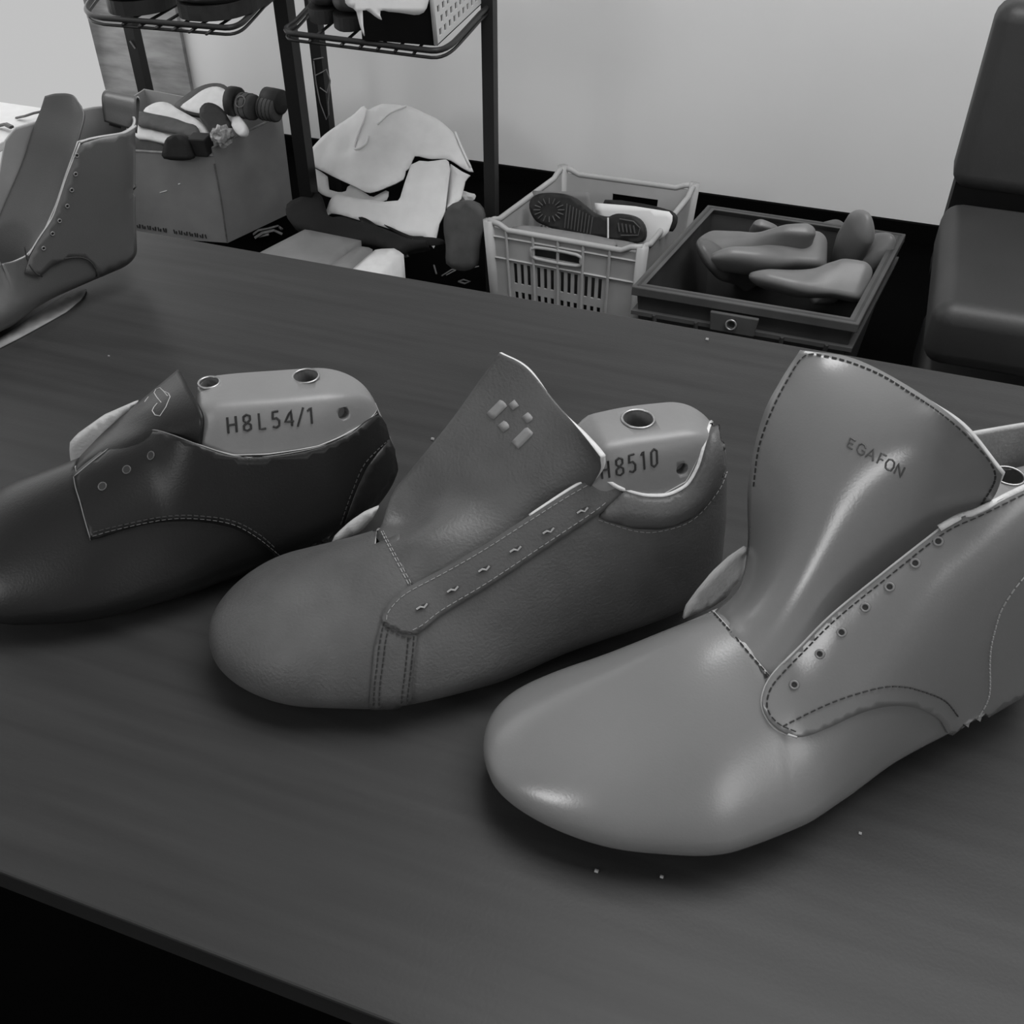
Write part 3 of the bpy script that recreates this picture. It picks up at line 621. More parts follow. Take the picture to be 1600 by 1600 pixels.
# peeled tape on the rear post
def tp(x,y): return np.array(ony(x,y,PB-.019))
mk('peeled_tape',*cat2([tube([tp(*p) for p in q],.0016,5) for q in ([(490,93),(505,90)],[(490,95),(494,130),(500,160),(510,187),(514,178)],[(493,118),(505,112),(510,108),(516,126),(511,145),(500,137)],[(516,126),(513,160),(514,180)])]),'scrap',parent=rb)
mk('tape_mark',*tube([ony(203,64,PB-.02),ony(211,76,PB-.02)],.0022,5),'scrap',parent=ra)

# ---- footwear on the racks
def simple_shoe(label,toe,heel,scale,m,sole,group=None,z=None,name='shoe'):
    toe=np.array(toe,float); heel=np.array(heel,float); d=heel-toe; deg=math.degrees(math.atan2(d[1],d[0])); Fr=Frame(toe[0],toe[1],deg,z=toe[2]+.012)
    k=scale; K=[tuple(v*k if i<6 else v for i,v in enumerate(r)) for r in K1L]
    f=Foot(Fr,K,atoe=.055*k); root=thing(name,label,'shoe',(toe+heel)/2,group)
    V,Fc=f.closed(50,36); V=np.array(V)
    o=mk('shoe_body',V,Fc,m,parent=root,smooth=True); weld(o,1e-5); orient_out(o,V.mean(0))
    pts=[]
    for s in f.stations(24):
        v,r,rz=f.sec(s); pts.append((s,v[3]*r*1.04,v[4]*r*1.04))
    ring_=[(s,a) for s,a,b in pts]+[(s,-b) for s,a,b in pts[::-1]]
    lo=[Fr.w(np.array([s,y,-.012])) for s,y in ring_]; hi=[Fr.w(np.array([s,y,.014*k])) for s,y in ring_]; n=len(lo)
    mk('outsole',lo+hi,[tuple(range(n))[::-1],tuple(range(n,2*n))]+[(i,(i+1)%n,n+(i+1)%n,n+i) for i in range(n)],sole,parent=root)
    return root
g='dark shoes on the left wire shelf'
a=onz(150,18,ZS+.006); b=onz(240,20,ZS+.006)
simple_shoe('black shoe with a shiny sole line, at the left end of the wire shelf',onz(196,26,ZS+.006),onz(196,26,ZS+.006)+np.array([-.07,.25,0]),1.0,'rubber','steel2',g)
simple_shoe('dark charcoal shoe beside the black shoe on the wire shelf',onz(296,33,ZS+.006),onz(296,33,ZS+.006)+np.array([.02,.25,0]),1.08,'lea1','rubber',g)
h1=onz(492,44,ZS+.006); h2=onz(532,54,ZS+.006)
g='grey shoes on the right wire shelf'
simple_shoe('grey shoe seen from its heel, beside the rack post on the right wire shelf',(h1[0]-.03,h1[1]+.25,h1[2]),h1,.80,'lea2','rubber',g)
simple_shoe('grey shoe seen from its heel, nearer to the perforated basket',(h2[0]-.02,h2[1]+.25,h2[2]),h2,.82,'lea4','rubber',g)
# ---- perforated basket with a black front and a draped cloth
c0=onz(683,72,ZS+.007); c1=onz(752,7,ZS+.007); c2=onz(566,62,ZS+.007); c3=c1+(c2-c0); H=.19
t=thing('storage_basket','white perforated plastic basket with a black front on the right wire shelf','basket',(c0+c1+c2+c3)/4)
up=lambda p,ix=0:p+np.array([ix,0,H])
holes=[]
for r in range(9):
    for c in range(9):
        u=.07+c*.1+(.05 if r%2 else 0); v=.06+r*.1
        if u+.045<.97: holes.append((round(u,4),round(u+.045,4),round(v,4),round(v+.062,4)))
V=perf([c0,c1,up(c1,-.012),up(c0,-.012)],holes,.003,(1,-.3,0)); mk('side_panel',*V,'basket',parent=t)
mk('side_panel',*perf([c2,c3,up(c3),up(c2)],[],.003,(-1,0,0)),'basket',parent=t)
mk('back_panel',*perf([c1,c3,up(c3),up(c1,-.012)],[],.003,(0,1,0)),'basket',parent=t)
mk('front_panel',*perf([c2,c0,up(c0,-.012),up(c2)],[],.003,(0,-1,0)),'bblack',parent=t)
mk('corner_post',*tube([c0+np.array([-.001,-.002,.003]),up(c0,-.014)],.004,8),'basket',parent=t,smooth=True)
mk('basket_base',*perf([c0,c1,c3,c2],[],.002,(0,0,-1)),'bblack',parent=t)
fy=min(c0[1],c2[1])-.008; pf=plane((0,fy,0),(-.08,1,0))
clo=plane_patch('draped_cloth',pf,[(536,-22),(674,-24),(670,0),(666,14),(660,22),(650,24),(625,20),(602,18),(596,14),(592,20),(597,33),(585,25),(574,16),(566,15),(567,40),(570,60),(562,40),(556,15),(540,8)],'white',None,thick=.002,h=8)
tag(clo,'pale cloth with a ragged edge draped over the black basket front','cloth')

# ------------------------------------------------------------------ cardboard box with soles
B=dict(F=(-1.578,2.13),R=(-1.512,2.365),K=(-1.99,2.44),L=(-1.985,2.05))
t=thing('cardboard_box','open worn cardboard box heaped with insoles and shoe soles, behind the ankle boot','box',(-1.76,2.25,0))
P=lambda k,z,o=0:np.array([B[k][0]+o,B[k][1],z])
Fb,Rb,Kb,Lb=[P(k,0) for k in 'FRKL']; Ft,Rt,Kt,Lt=P('F',.235,.008),P('R',.268,.006),P('K',.26),P('L',.235)
mk('box_wall',*perf([Lb,Fb,Ft,Lt],[],.004,(0,-1,0)),'card',parent=t); mk('box_wall',*perf([Fb,Rb,Rt,Ft+np.array([0,0,.02])],[],.004,(1,0,0)),'card',parent=t)
mk('box_wall',*perf([Rb,Kb,Kt,Rt],[],.004,(0,1,0)),'card',parent=t); mk('box_wall',*perf([Kb,Lb,Lt,Kt],[],.004,(-1,0,0)),'card',parent=t)
mk('box_bottom',*perf([Lb+[0,0,.004],Fb+[0,0,.004],Rb+[0,0,.004],Kb+[0,0,.004]],[],.003,(0,0,1)),'card',parent=t)
mk('cut_edge',*cat2([tube([Lt,Ft],.003,6),tube([Ft+[0,0,.02],Rt],.0028,6)]),'card_e',parent=t)
mk('corner_tape',*tube([Fb+[.001,-.003,.002],lerp(Fb,Ft,.5)+[.003,-.003,0],Ft+[.0,-.003,-.02]],.0022,6),'scrap',parent=t)
# blurred printed line low on the front (unreadable in the photograph): small dark marks
bx=[]; fr=plane(Fb+[0,-.0015,0],np.cross(Fb-Lb,[0,0,1]))
for i,x in enumerate(np.arange(214,321,4.1)):
    if 263<x<268: continue
    y=350+(x-214)*.155; bx.append(tube([fr(x,y+(0 if i%3 else 2)),fr(x+(.3 if i%2 else 1.8),y+6)],.0017,4))
mk('printed_line',*cat2(bx),'ink',parent=t)
mk('staple',*cat2([tube([fr(279,288),fr(282,287)],.002,5),tube([fr(250,301),fr(261,298)],.0014,5)]),'white',parent=t)
zt=.27
def tilt(z,ax,ay,c=(-1.72,2.2)): return plane((c[0],c[1],z),(ax,ay,1))
def flat(name,label,cat,fn,poly,m,thick,group=None,rim=None,h=6,sm=3):
    o=plane_patch(name,fn,cr(poly,sm,True),m,None,thick=thick,h=h,rim=rim); return tag(o,label,cat,group)
G1='insoles and soles heaped in the cardboard box'
def solething(label,fn,poly,m,thick,m2=None,poly2=None):
    o=flat('shoe_insole',label,'insole',fn,poly,m,thick,G1)
    if m2:
        lift=lambda x,y:fn(x,y)+(CAM-fn(x,y))*.003; plane_patch('top_cover',lift,cr(poly2,3,True),m2,o,thick=.003,h=6)
    return o
solething('large white insole with a grey border, highest in the cardboard box',tilt(.318,-.1,-.55,(-1.62,2.32)),[(272,165),(288,150),(308,137),(330,130),(352,133),(364,150),(360,170),(345,180),(320,180),(292,176)],'rubber_g',.012,'insole',[(282,167),(298,154),(316,141),(334,135),(350,139),(358,152),(353,170),(338,176),(318,177),(298,174)])
solething('long curved white insole lying toward the rack post in the box',tilt(.285,0,-.35,(-1.70,2.22)),[(224,173),(236,163),(250,159),(264,161),(276,169),(292,178),(308,187),(320,198),(326,212),(314,216),(300,206),(280,199),(255,192),(238,184)],'insole',.006)
solething('narrow dark grey sole strip across the box front',tilt(.275,0,-.4,(-1.70,2.17)),[(214,174),(240,178),(270,184),(292,192),(306,196),(312,208),(300,214),(286,209),(258,203),(232,197),(214,193)],'rubber_g',.008)
solething('white striped insole wedge under the grey sole strip',tilt(.255,0,-.3,(-1.68,2.15)),[(212,195),(235,200),(268,210),(300,216),(314,222),(306,230),(280,228),(256,222),(230,216),(212,213)],'insole',.007)
solething('black insole in the middle of the box',tilt(.32,.1,-.7,(-1.60,2.24)),[(312,170),(320,161),(332,161),(346,169),(356,183),(362,198),(348,207),(330,209),(322,198),(312,184)],'rubber',.008)
solething('small pale heel pad beside the black insole',tilt(.315,-.5,-.5,(-1.57,2.27)),[(352,171),(364,173),(377,185),(384,199),(380,209),(369,208),(360,192)],'insole',.012)
o=solething('dark rounded heel standing at the box front edge',plane((-1.66,2.085,.25),(.05,-1,.15)),[(256,248),(255,230),(260,216),(270,211),(281,212),(291,221),(296,236),(297,250)],'rubber',.02)
o=flat('layered_offcuts','stack of grey layered offcuts at the box front under the white wedge','offcuts',plane((-1.70,2.14,.24),(0,-1,.5)),[(208,214),(230,217),(256,224),(258,248),(232,250),(208,248)],'rubber_g',.03)
tag(rbox('rubber_block',onz(316,240,.235),.05,.05,.045,.2,'rubber',bevel=.004,seg=2),'black rubber block at the front corner of the cardboard box','block')
# crumpled ball of clear tape
def blob(name,c,r,m,n=2,amp=.25,sc=(1,1,1),seed=1,parent=None):
    bm=bmesh.new(); bmesh.ops.create_icosphere(bm,subdivisions=n,radius=r); rr=random.Random(seed)
    V=[]; 
    for v in bm.verts: k=1+amp*(rr.random()-.5)*2; V.append((c[0]+v.co.x*k*sc[0],c[1]+v.co.y*k*sc[1],c[2]+v.co.z*k*sc[2]))
    Fc=[tuple(w.index for w in f.verts) for f in bm.faces]; bm.free(); return mk(name,V,Fc,m,parent=parent)
c=onz(348,212,.28); tag(blob('tape_ball',c,.026,'tape',3,.18,seed=4),'crumpled ball of clear tape at the box corner','tape')
def roll(label,pa,pb,r,m,z,stripes=0,emb=False):
    a=np.array(onz(*pa,z)); b=np.array(onz(*pb,z)); V,Fc=tube([lerp(a,b,t) for t in (0,.04,.5,.96,1)],[r*.85,r,r*1.02,r,r*.85],20)
    o=tag(mk('insole_roll',V,Fc,m,smooth=True),label,'roll','rolls at the back of the cardboard box'); ax=(b-a)/np.linalg.norm(b-a)
    for i in range(stripes): mk('band',*ring(lerp(a,b,(i+.7)/(stripes+.4)),ax,r*1.01,.0012,20),'rubber',parent=o,smooth=True)
    if emb:
        c=lerp(a,b,.5)+np.array([-.1,-.8,.6])*r*1.0; mk('round_emblem',*ring(c,(-.1,-.8,.6),.014,.0016,20),'scrap',parent=o,smooth=True)
    return o
roll('black roll directly behind the large white insole',(360,158),(374,160),.036,'rubber',.33)
roll('grey roll with a round emblem between black rolls',(377,164),(398,168),.031,'rubber_g',.325,2,True)
roll('grey striped roll near the rack post',(408,168),(434,172),.029,'rubber_g',.32,4)
roll('black roll rearmost by the rack post',(415,155),(441,160),.03,'rubber',.335)

# ------------------------------------------------------------------ felt and fabric pile
def pile(name,label,cat,fn,poly,m,thick,bump=0,h=10,group=None,sm=3,rim=None):
    o=plane_patch(name,fn,cr(poly,sm,True) if sm else poly,m,None,thick=thick,h=h,bump=bump,rim=rim); return tag(o,label,cat,group)
pt_=plane((-1.12,2.16,.24),(.12,-.75,1))
def hump(x,y):   # folded felt rises to a soft ridge running from the front left to the back
    p=pt_(x,y); k=math.exp(-((x-585-(y-170)*-.25)/38)**2)*.022-math.exp(-((x-545)/14)**2-((y-232)/16)**2)*.016; return p+np.array([0,-.5,.8])*k
o=pile('folded_felt','large white stiff felt sheet folded over, highest of the fabric pile','felt',hump,[(469,250),(485,234),(505,212),(530,196),(556,184),(572,172),(578,182),(600,170),(640,167),(662,176),(684,186),(704,203),(712,214),(724,238),(740,268),(722,262),(700,248),(672,248),(652,243),(646,246),(640,262),(634,266),(630,280),(606,293),(582,305),(568,303),(540,290),(512,272),(490,260)],'white',.004,h=7,sm=2)
mk('fold_crease',*cat2([tube([hump(*p)+[0,-.002,.002] for p in cr(P_,3)],.0028,6) for P_ in ([(577,180),(572,200),(560,226),(557,238),(566,241),(577,233),(580,222)],[(636,168),(612,182),(594,202)],[(712,207),(722,232),(736,262)])]),'white',parent=o,smooth=True)
fl=plane((-1.12,2.12,.17),(.1,-.8,1))
plane_patch('fold_underside',fl,cr([(469,252),(490,262),(512,276),(514,296),(540,300),(545,288),(575,304),(583,308),(606,296),(604,312),(580,318),(545,316),(520,309),(500,302),(484,280)],2,True),'white',o,thick=.003,h=7)
o=pile('felt_offcut','white L-shaped felt offcut hanging over the front of the pile','felt',plane((-1.0,2.06,.15),(-.05,-.95,1)),[(510,329),(505,336),(507,345),(514,333),(528,334),(545,339),(562,345),(601,356),(637,367),(664,367),(678,388),(686,349),(695,332),(697,316),(703,266),(700,250),(670,252),(655,250),(642,256),(632,286),(624,314),(600,317),(570,312),(543,305),(524,301),(515,312)],'white',.003,h=7,sm=1,bump=.0015)
plane_patch('turned_flap',plane((-.9,2.12,.22),(-.5,-.9,1)),[(704,256),(722,268),(735,274),(727,280),(720,310),(708,322),(697,330),(699,300)],'white',o,thick=.003,h=7)
pile('dark_cloth','black cloth bundle under the white felt, beside the cardboard box','cloth',plane((-1.15,1.93,.10),(0,-.55,1)),[(448,318),(470,308),(498,300),(508,322),(514,340),(535,338),(560,346),(600,358),(638,369),(664,370),(668,374),(640,380),(622,392),(600,384),(570,376),(530,372),(500,366),(470,360),(450,345)],'dcloth',.03,bump=.004,h=8)
for i,(P_,lb_) in enumerate((([(560,340),(580,347),(610,372),(640,398),(626,400),(598,385),(575,365)],'dark leather strip curling out of the fabric pile'),([(600,352),(640,366),(668,368),(690,372),(694,380),(660,380),(628,368)],'ragged dark cloth edge under the felt offcut'),([(614,392),(622,378),(640,368),(650,374),(640,388),(626,398)],'crumpled pale scrap at the front of the fabric pile'))):
    pile('fabric_scrap',lb_,'scrap',plane((-1.0,2.02,.125),(0,-.7,1)),P_,('lea1','dcloth','scrap')[i],.004,h=6,bump=.002)
pile('flat_box','wide flat grey box on the floor in front of the fabric pile','box',plane((-1.1,2.0,.15),(0,0,1)),[(405,395),(424,385),(477,358),(566,376),(521,412),(480,440),(400,420)],'board',.14,sm=0)
pile('flat_box','narrow grey flat box between two wider flat boxes','box',plane((-1.0,2.0,.156),(0,0,1)),[(516,414),(560,384),(584,388),(550,418),(540,440),(510,430)],'board',.14,sm=0)
pile('flat_box','pale flat box with a torn corner, right of the narrow one','box',plane((-.9,2.0,.152),(0,0,1)),[(546,420),(588,389),(616,388),(632,397),(600,424),(590,445),(545,440)],'insole',.14,sm=0)
o=pile('boot_sole','dark grey boot sole standing on its heel beside the rack post','sole',plane((-.9,1.99,.1),(0,-1,.25)),[(697,412),(697,387),(693,360),(694,335),(702,321),(720,314),(742,317),(753,330),(755,352),(748,372),(745,398),(742,418),(720,424)],'rubber_g',.018,sm=2)
tag(blob('foam_piece',onz(729,308,.2),.014,'insole',2,.3,(1.5,1,.8),3),'small white foam piece on top of the upright sole','foam')
def scrap(label,pts,m='scrap',z=.012,r=.003,name='leather_scrap'):
    V,Fc=cat2([tube([onz(x,y,z+dz) for x,y,dz in s],r,5,flat=.5) for s in pts]); return tag(mk(name,V,Fc,m),label,'scrap','scraps on the dark floor')
scrap('crumpled grey leather scrap on the floor before the cardboard box',[[(396,366,.0),(404,360,.01),(420,357,.012),(434,353,.004),(440,358,0)],[(398,372,0),(410,364,.01),(428,360,.01),(441,366,0)],[(404,370,0),(420,366,.006)]],r=.006)
scrap('thin pale cutting on the floor left of the rack post',[[(678,414,0),(682,428,.004)],[(690,431,0),(706,421,.006),(726,421,.002),(748,416,0)],[(697,430,0),(712,422,.005)]],r=.0022)
scrap('small round offcut on the floor by the table edge',[[(716,440,0),(724,437,.004),(734,440,0),(726,443,0),(716,440,0)]],r=.003)

# ------------------------------------------------------------------ pale crate with soles
def crate(label,top,zt,zb,ins,m,thick):
    T4=[np.array([x,y,zt]) for x,y in top]; c=sum(T4)/4; Bt=[np.array([c[0]+(p[0]-c[0])*ins,c[1]+(p[1]-c[1])*ins,zb]) for p in T4]
    return thing(*label,(c[0],c[1],0)),T4,Bt
t,T4,Bt=crate(('plastic_crate','pale slotted plastic crate filled with soles, standing right of the rack','crate'),[(-.762,1.946),(-.418,1.933),(-.388,2.293),(-.705,2.290)],.25,.0,.93,'crate',.004)
W_=lambda i,j:[Bt[i],Bt[j],T4[j],T4[i]]
hs=[]; n=12
for i in range(n):
    grp=i//3; u=.155+grp*.163+(i%3)*.047
    hs+=[(round(u,4),round(u+.024,4),.50,.70),(round(u,4),round(u+.024,4),.33,.42),(round(u,4),round(u+.024,4),.10,.26)]
hs+=[(.305,.605,.80,.885)]
mk('front_wall',*perf(W_(0,1),hs,.004,(0,-1,0)),'crate',parent=t)
e=[]
for u in (.12,.30,.465,.63,.80): a=lerp(Bt[0],Bt[1],u)+[0,-.003,0]; b=lerp(T4[0],T4[1],u)+[0,-.003,0]; e.append(tube([a,b],.0035,4))
for v in (.73,.93): e.append(tube([lerp(Bt[0],T4[0],v)+[0,-.002,0],lerp(Bt[1],T4[1],v)+[0,-.002,0]],.0025,4))
mk('rib',*cat2(e),'crate',parent=t)
hq=[lerp(lerp(Bt[0],Bt[1],u),lerp(T4[0],T4[1],u),v)+[0,-.003,0] for u,v in ((.32,.79),(.59,.79),(.62,.84),(.59,.895),(.32,.895),(.29,.84))]
mk('handle_rim',*tube(cr(hq,3,True),.0042,6,closed=True),'crate',parent=t,smooth=True)
hs2=[(round(.2+i*.06,3),round(.23+i*.06,3),.45,.66) for i in range(10)]
mk('side_wall',*perf(W_(1,2),hs2,.004,(1,0,0)),'crate',parent=t); mk('side_wall',*perf(W_(3,0),hs2,.004,(-1,0,0)),'crate',parent=t)
mk('back_wall',*perf([Bt[2],Bt[3],T4[3],T4[2]],[(.25,.60,.80,.87)],.004,(0,1,0)),'crate',parent=t)
mk('crate_bottom',*perf([Bt[0],Bt[1],Bt[2],Bt[3]],[],.004,(0,0,-1)),'crate',parent=t)
rim=[]
for i in range(4):
    a,b=T4[i],T4[(i+1)%4]; hi=.016 if i in(0,) else .012
    rim.append(tube([a+[0,0,hi],lerp(a,b,.07)+[0,0,hi*.7],lerp(a,b,.13),lerp(a,b,.5),lerp(a,b,.87),lerp(a,b,.93)+[0,0,hi*.7],b+[0,0,hi]],.0065,8))
mk('rim',*cat2(rim),'crate',parent=t,smooth=True)
for i,p in enumerate(T4):
    q=Bt[i]; mk('corner_post',*tube([q+[0,0,.004],lerp(q,p,.5),p+[0,0,.016]],[.009,.011,.013],8),'crate',parent=t,smooth=True)
GS='soles in the pale crate'
tag(mk('dark_slot_filler',*cat2([box(-.715,-.45,1.985,2.06,.02,.10)]),'rubber'),'black filler slab for rubber sheets in the pale crate, added to darken its lower slots','rubber sheet')  # invented slab: hides the bright inner walls so the slots look dark
tag(mk('grey_slot_filler',*cat2([box(-.72,-.45,1.985,2.05,.103,.20)]),'rubber_g'),'dark grey filler slab for leather offcuts, added to darken the upper slots of the pale crate','leather')  # second invented slab, greyer, put behind the upper slots to darken them
pv=plane((-.60,2.05,.24),(-.12,-1,.35))
o=tag(plane_patch('lug_sole',pv,cr([(827,325),(830,310),(845,302),(870,302),(893,308),(912,322),(930,335),(950,339),(962,334),(985,337),(1000,345),(1007,360),(1005,376),(990,380),(955,374),(925,370),(890,366),(850,352),(835,343)],3,True),'rubber',None,thick=.016,h=6),'black lugged boot sole propped face out in the pale crate','sole',GS)
pv2=lambda x,y:pv(x,y)+(CAM-pv(x,y))*.002
tr=[]
for k in range(16):
    a=k/16*2*math.pi; tr.append(tube([pv2(858+14*math.cos(a),328+10*math.sin(a)),pv2(858+24*math.cos(a)*(1.0),328+19*math.sin(a))],.0016,4))
for k in range(9): tr.append(tube([pv2(886+k*5,318+k*2.6),pv2(882+k*5,356+k*1.2)],.0014,4))
mk('tread',*cat2(tr),'rubber_g',parent=o)
tr=[tube([pv2(968,342),pv2(990,346),pv2(1000,356),pv2(997,368),pv2(970,368)],.0016,4)]+[tube([pv2(966+k*6,348+k),pv2(968+k*6,362+k*.6)],.0018,4) for k in range(5)]
mk('heel_tread',*cat2(tr),'rubber_g',parent=o); mk('heel_joint',*tube([pv2(950,340),pv2(950,372)],.002,4),'insole',parent=o)
tag(plane_patch('card_piece',plane((-.62,2.13,.27),(-.1,-1,.3)),[(832,298),(920,300),(927,332),(925,350),(836,330)],'board',None,thick=.003,h=8),'grey card piece standing behind the lugged sole','card')
tag(plane_patch('paper_sheet',plane((-.52,2.09,.24),(-.35,-1,.3)),[(929,317),(990,322),(1047,331),(1052,340),(1043,366),(1018,382),(1006,400),(960,390),(934,360)],'paper',None,thick=.0015,h=9),'white paper sheet standing behind the boot heel in the pale crate','paper')
tag(plane_patch('dark_strip',plane((-.50,2.13,.25),(-.35,-1,.3)),cr([(945,312),(1000,318),(1050,330),(1058,345),(1050,362),(1040,360),(1000,340),(950,330)],2,True),'rubber',None,thick=.004,h=8),'black rubber strip behind the white paper sheet','strip')
for (dy,dx,m_,z_,lb_) in ((0,0,'board',.245,'long grey sole lying along the front rim of the crate, uppermost'),(9,30,'scrap',.235,'grey sole with a dark slot lying lower along the crate rim'),(3,120,'board',.236,'grey rounded sole end at the right corner of the crate')):
    if dx<100: P_=[(797+dx,357+dy),(815+dx,352+dy),(850+dx,355+dy),(900+dx,363+dy),(940+dx,370+dy),(965+dx-dx*.5,378+dy),(950+dx*.5,386+dy),(900+dx,379+dy),(850+dx,370+dy),(810+dx,364+dy)]
    else: P_=[(905,372),(935,372),(975,376),(1003,384),(1010,395),(1000,400),(970,394),(930,386)]
    o=flat('shoe_sole',lb_,'sole',plane((-.6,1.98,z_),(0,-.15,1)),P_,m_,.007,GS)

# ------------------------------------------------------------------ dark crate with lasts
t,T4,Bt=crate(('plastic_crate','black heavy plastic crate full of loose shoe lasts, left of the chair','crate'),[(-.373,1.702),(.023,1.702),(.075,2.096),(-.317,2.100)],.30,.0,.86,'crate_d',.005)
for i,j,nm,o_ in ((0,1,'front_wall',(0,-1,0)),(1,2,'side_wall',(1,0,0)),(3,0,'side_wall',(-1,0,0)),(2,3,'back_wall',(0,1,0))):
    mk(nm,*perf([Bt[i],Bt[j],T4[j],T4[i]],[],.005,o_),'crate_d',parent=t)
mk('crate_bottom',*perf([b+[0,0,.002] for b in Bt],[],.005,(0,0,-1)),'crate_d',parent=t)
cc=sum(T4)/4
def offp(p,k,dz): return np.array([cc[0]+(p[0]-cc[0])*k,cc[1]+(p[1]-cc[1])*k,p[2]+dz])
rv=[];rf=[]
for p in T4: rv+=[offp(p,1.035,0),offp(p,.93,0),offp(p,1.035,-.018),offp(p,.985,-.018)]
for i in range(4):
    a=i*4; b=((i+1)%4)*4; rf+=[(a,b,b+1,a+1),(a,a+2,b+2,b),(a+2,a+3,b+3,b+2),(a+1,b+1,b+3,a+3)]
mk('rim',rv,rf,'crate_r',parent=t,bevel=.002)
lv=[];lf_=[]
for p in T4: lv+=[offp(p,1.025,-.050),offp(p,1.025,-.058),offp(p,.96,-.050),offp(p,.96,-.058)]
for i in range(4):
    a=i*4; b=((i+1)%4)*4; lf_+=[(a,b,b+2,a+2),(a,a+1,b+1,b),(a+1,a+3,b+3,b+1)]
mk('ledge',lv,lf_,'crate_r',parent=t)
fA=offp(T4[0],1.04,0); fB=offp(T4[1],1.04,0)
hp=lambda u,z:lerp(fA,fB,u)+np.array([0,-.010,z])
mk('handle_plate',*perf([hp(.38,-.055),hp(.575,-.055),hp(.585,-.018),hp(.37,-.018)],[(.42,.54,.35,.75)],.008,(0,-1,0)),'crate_r',parent=t,bevel=.002)
mk('handle_ring',*ring(hp(.47,-.036)+[0,-.003,0],(0,-1,.2),.009,.0022,16),'metal',parent=t,smooth=True)
ribs=[tube([lerp(Bt[0],Bt[1],u)+[0,-.006,.02],lerp(T4[0],T4[1],u)+[0,-.008,-.05]],.004,4) for u in (.1,.3,.7,.9)]
mk('rib',*cat2(ribs),'crate_d',parent=t)
# one last, copied and posed
LK=[(0,.004,.018,.030,.030,.028,0,2.),(.04,.0,.02,.042,.041,.036,.1,2.),(.09,.0,.022,.055,.044,.036,.3,2.),(.13,.004,.026,.070,.036,.030,.45,2.2),(.16,.012,.03,.092,.030,.027,.5,3.),(.19,.02,.035,.108,.027,.025,.45,5.),(.23,.024,.04,.112,.026,.025,.35,6.),(.255,.028,.05,.108,.022,.022,.3,6.)]
LF=Foot(Frame(0,0,0,z=0),LK,atoe=.045); V,Fc=LF.closed(60,40); protoV=V.copy(); 
first=[None]
def loose_last(label,A,Bp,roll_,m,group='loose lasts in the black crate'):
    A=Vector(tuple(A)); Bp=Vector(tuple(Bp)); d=(Bp-A); sc=d.length/.255; x=d.normalized(); z=Vector((0,0,1)); 
    if abs(x.z)>.9: z=Vector((0,-1,0))
    y=z.cross(x).normalized(); z=x.cross(y); R=Matrix((x,y,z)).transposed()@Matrix.Rotation(roll_,3,'X')
    o=mk('loose_last',protoV,Fc,m,smooth=True,origin=(0,0,0)); weld(o,1e-5); orient_out(o,(.12,0,.03))
    o.matrix_world=Matrix.LocRotScale(A,R.to_quaternion(),Vector((sc,sc,sc))); tag(o,label,'shoe last',group); return o
q=lambda x,y,z:onz(x,y,z)
loose_last('long grey last lying toward the back left of the black crate',q(1086,388,.27),q(1262,398,.27),.6,'last')
loose_last('grey last with its dark round heel end up at the crate back',q(1275,396,.24),q(1166,366,.27),-.7,'last')
loose_last('pale grey last in the crate centre pointing left',q(1108,414,.28),q(1290,440,.25),-.95,'last')
loose_last('grey last standing on end at the left front of the crate',q(1084,392,.30),q(1146,460,.14),.6,'last_d')
loose_last('glossy grey last lying at the front right of the crate',q(1166,442,.27),q(1342,492,.24),-.65,'last')
loose_last('pale last pointing upward at the crate back right',q(1344,340,.37),q(1272,452,.15),1.3,'last')
loose_last('grey last leaning on the right wall of the crate',q(1402,368,.32),q(1300,468,.15),-1.2,'last')
loose_last('dark grey last half buried in the middle of the crate',q(1150,452,.14),q(1330,424,.16),-.6,'last_d')
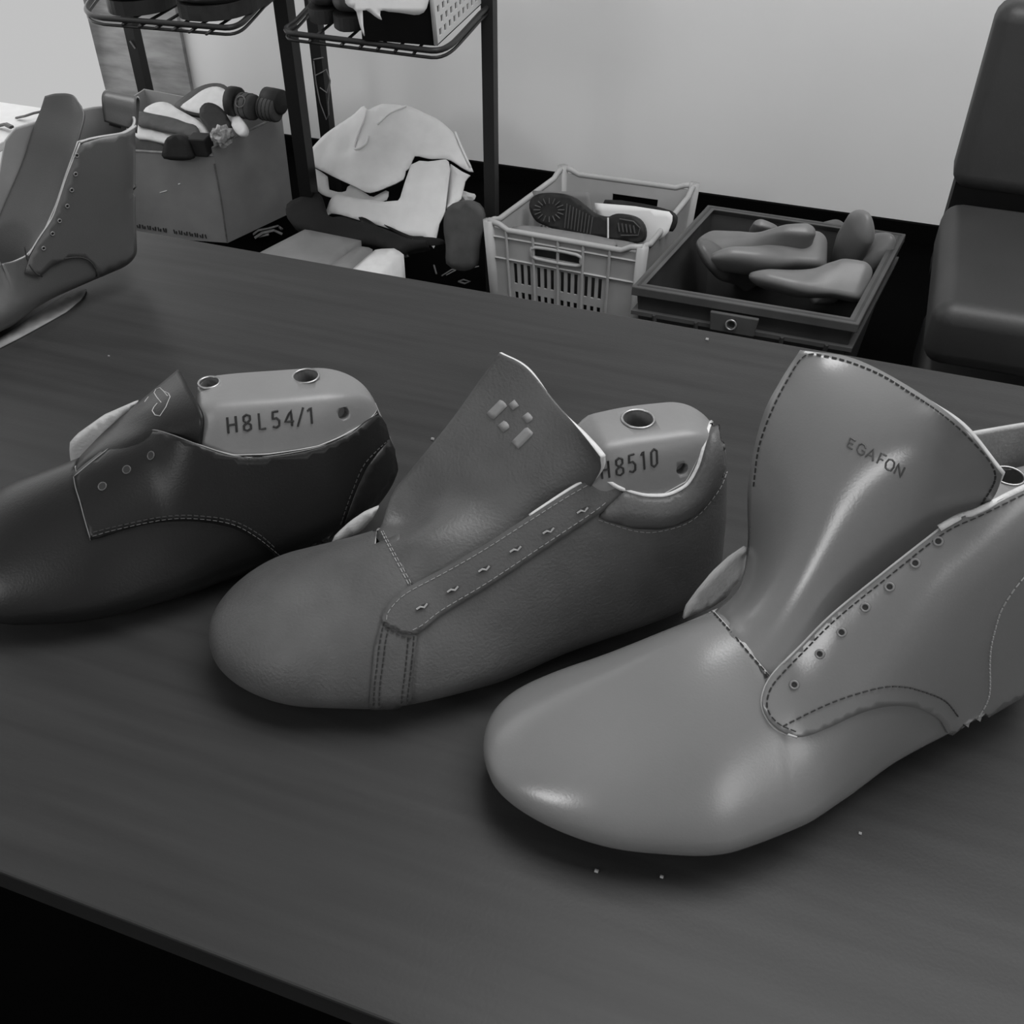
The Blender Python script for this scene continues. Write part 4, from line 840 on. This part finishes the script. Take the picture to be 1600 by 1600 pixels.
for P_,lb_ in (([(1240,382,.25),(1250,375,.26),(1258,388,.25),(1246,396,.24),(1252,404,.24),(1262,398,.24),(1256,380,.25)],'knotted dark cord between the lasts in the black crate'),([(1232,404,.235),(1245,418,.22),(1262,420,.225),(1280,414,.23),(1287,400,.25),(1278,392,.26),(1284,410,.24),(1300,416,.235)],'thin dark lace looped over the lasts in the black crate')):
    tag(mk('cord',*tube(cr([q(*p) for p in P_],4),.0028,6),'ink',smooth=True),lb_,'cord')

# ------------------------------------------------------------------ the chair at the right
t=thing('padded_chair','dark upholstered armless chair with thick padded seat, right edge of the room','chair',(.42,1.72,0))
cw=.60; cx=.125+cw/2
rbox('seat_cushion',(cx,1.70,.355),cw,.42,.105,0,'vinyl_b' if False else 'vinyl',parent=t,bevel=.03)
rbox('backrest',(cx,1.945,.475),cw,.10,.30,0,'vinyl',parent=t,bevel=.03,tilt=-.06)
mk('back_support',*box(cx-cw/2+.01,cx+cw/2-.01,1.93,2.0,.30,.60),'vinyl_b',parent=t)
rbox('base_cushion',(cx+.02,1.68,.13),cw,.46,.12,0,'vinyl',parent=t,bevel=.02)
for x in (cx-.25,cx+.25):
    for y in (1.48,1.88): mk('leg',*tube([(x,y,0),(x,y,.21)],.014,10),'steel',parent=t)

# ------------------------------------------------------------------ low white table by the window at the far left, and specks on the table
zz=.30
t=thing('side_table','low white side table in bright window light, behind the ankle boot','side table',(-2.18,1.7,0))
mk('table_top',*box(-2.38,-1.99,1.3,2.12,zz-.02,zz),'white',parent=t,bevel=.003)
for x in (-2.35,-2.02):
    for y in (1.33,2.09): mk('leg',*box(x-.015,x+.015,y-.015,y+.015,0,zz-.02),'white',parent=t)
scrap('dry curled leather strip lying at the back of the white side table',[[(26,184,0),(40,181,.01),(52,177,.016),(66,174,.01)]],'lea2',zz+.005,.006)
scrap('brown leather scrap near the left edge of the white side table',[[(-6,197,0),(8,194,.01),(18,199,.008)]],'lea2',zz+.006,.008)

def specks():
    parts=[]
    for x,y,r in ((1105,530,.0012),(932,1361,.0009),(1034,1370,.0008),(1344,1302,.0007),(676,686,.0011),(170,556,.0006),(610,180,.0)):
        if r: p=onz(x,y,TZ+r*.6); parts.append(tube([p-[r,0,0],p+[r,0,0]],r,5))
    V,Fc=cat2(parts); return tag(mk('dust_specks',V,Fc,'thread_l'),'tiny pale dust specks scattered over the table top','dust',None,'stuff')
specks()
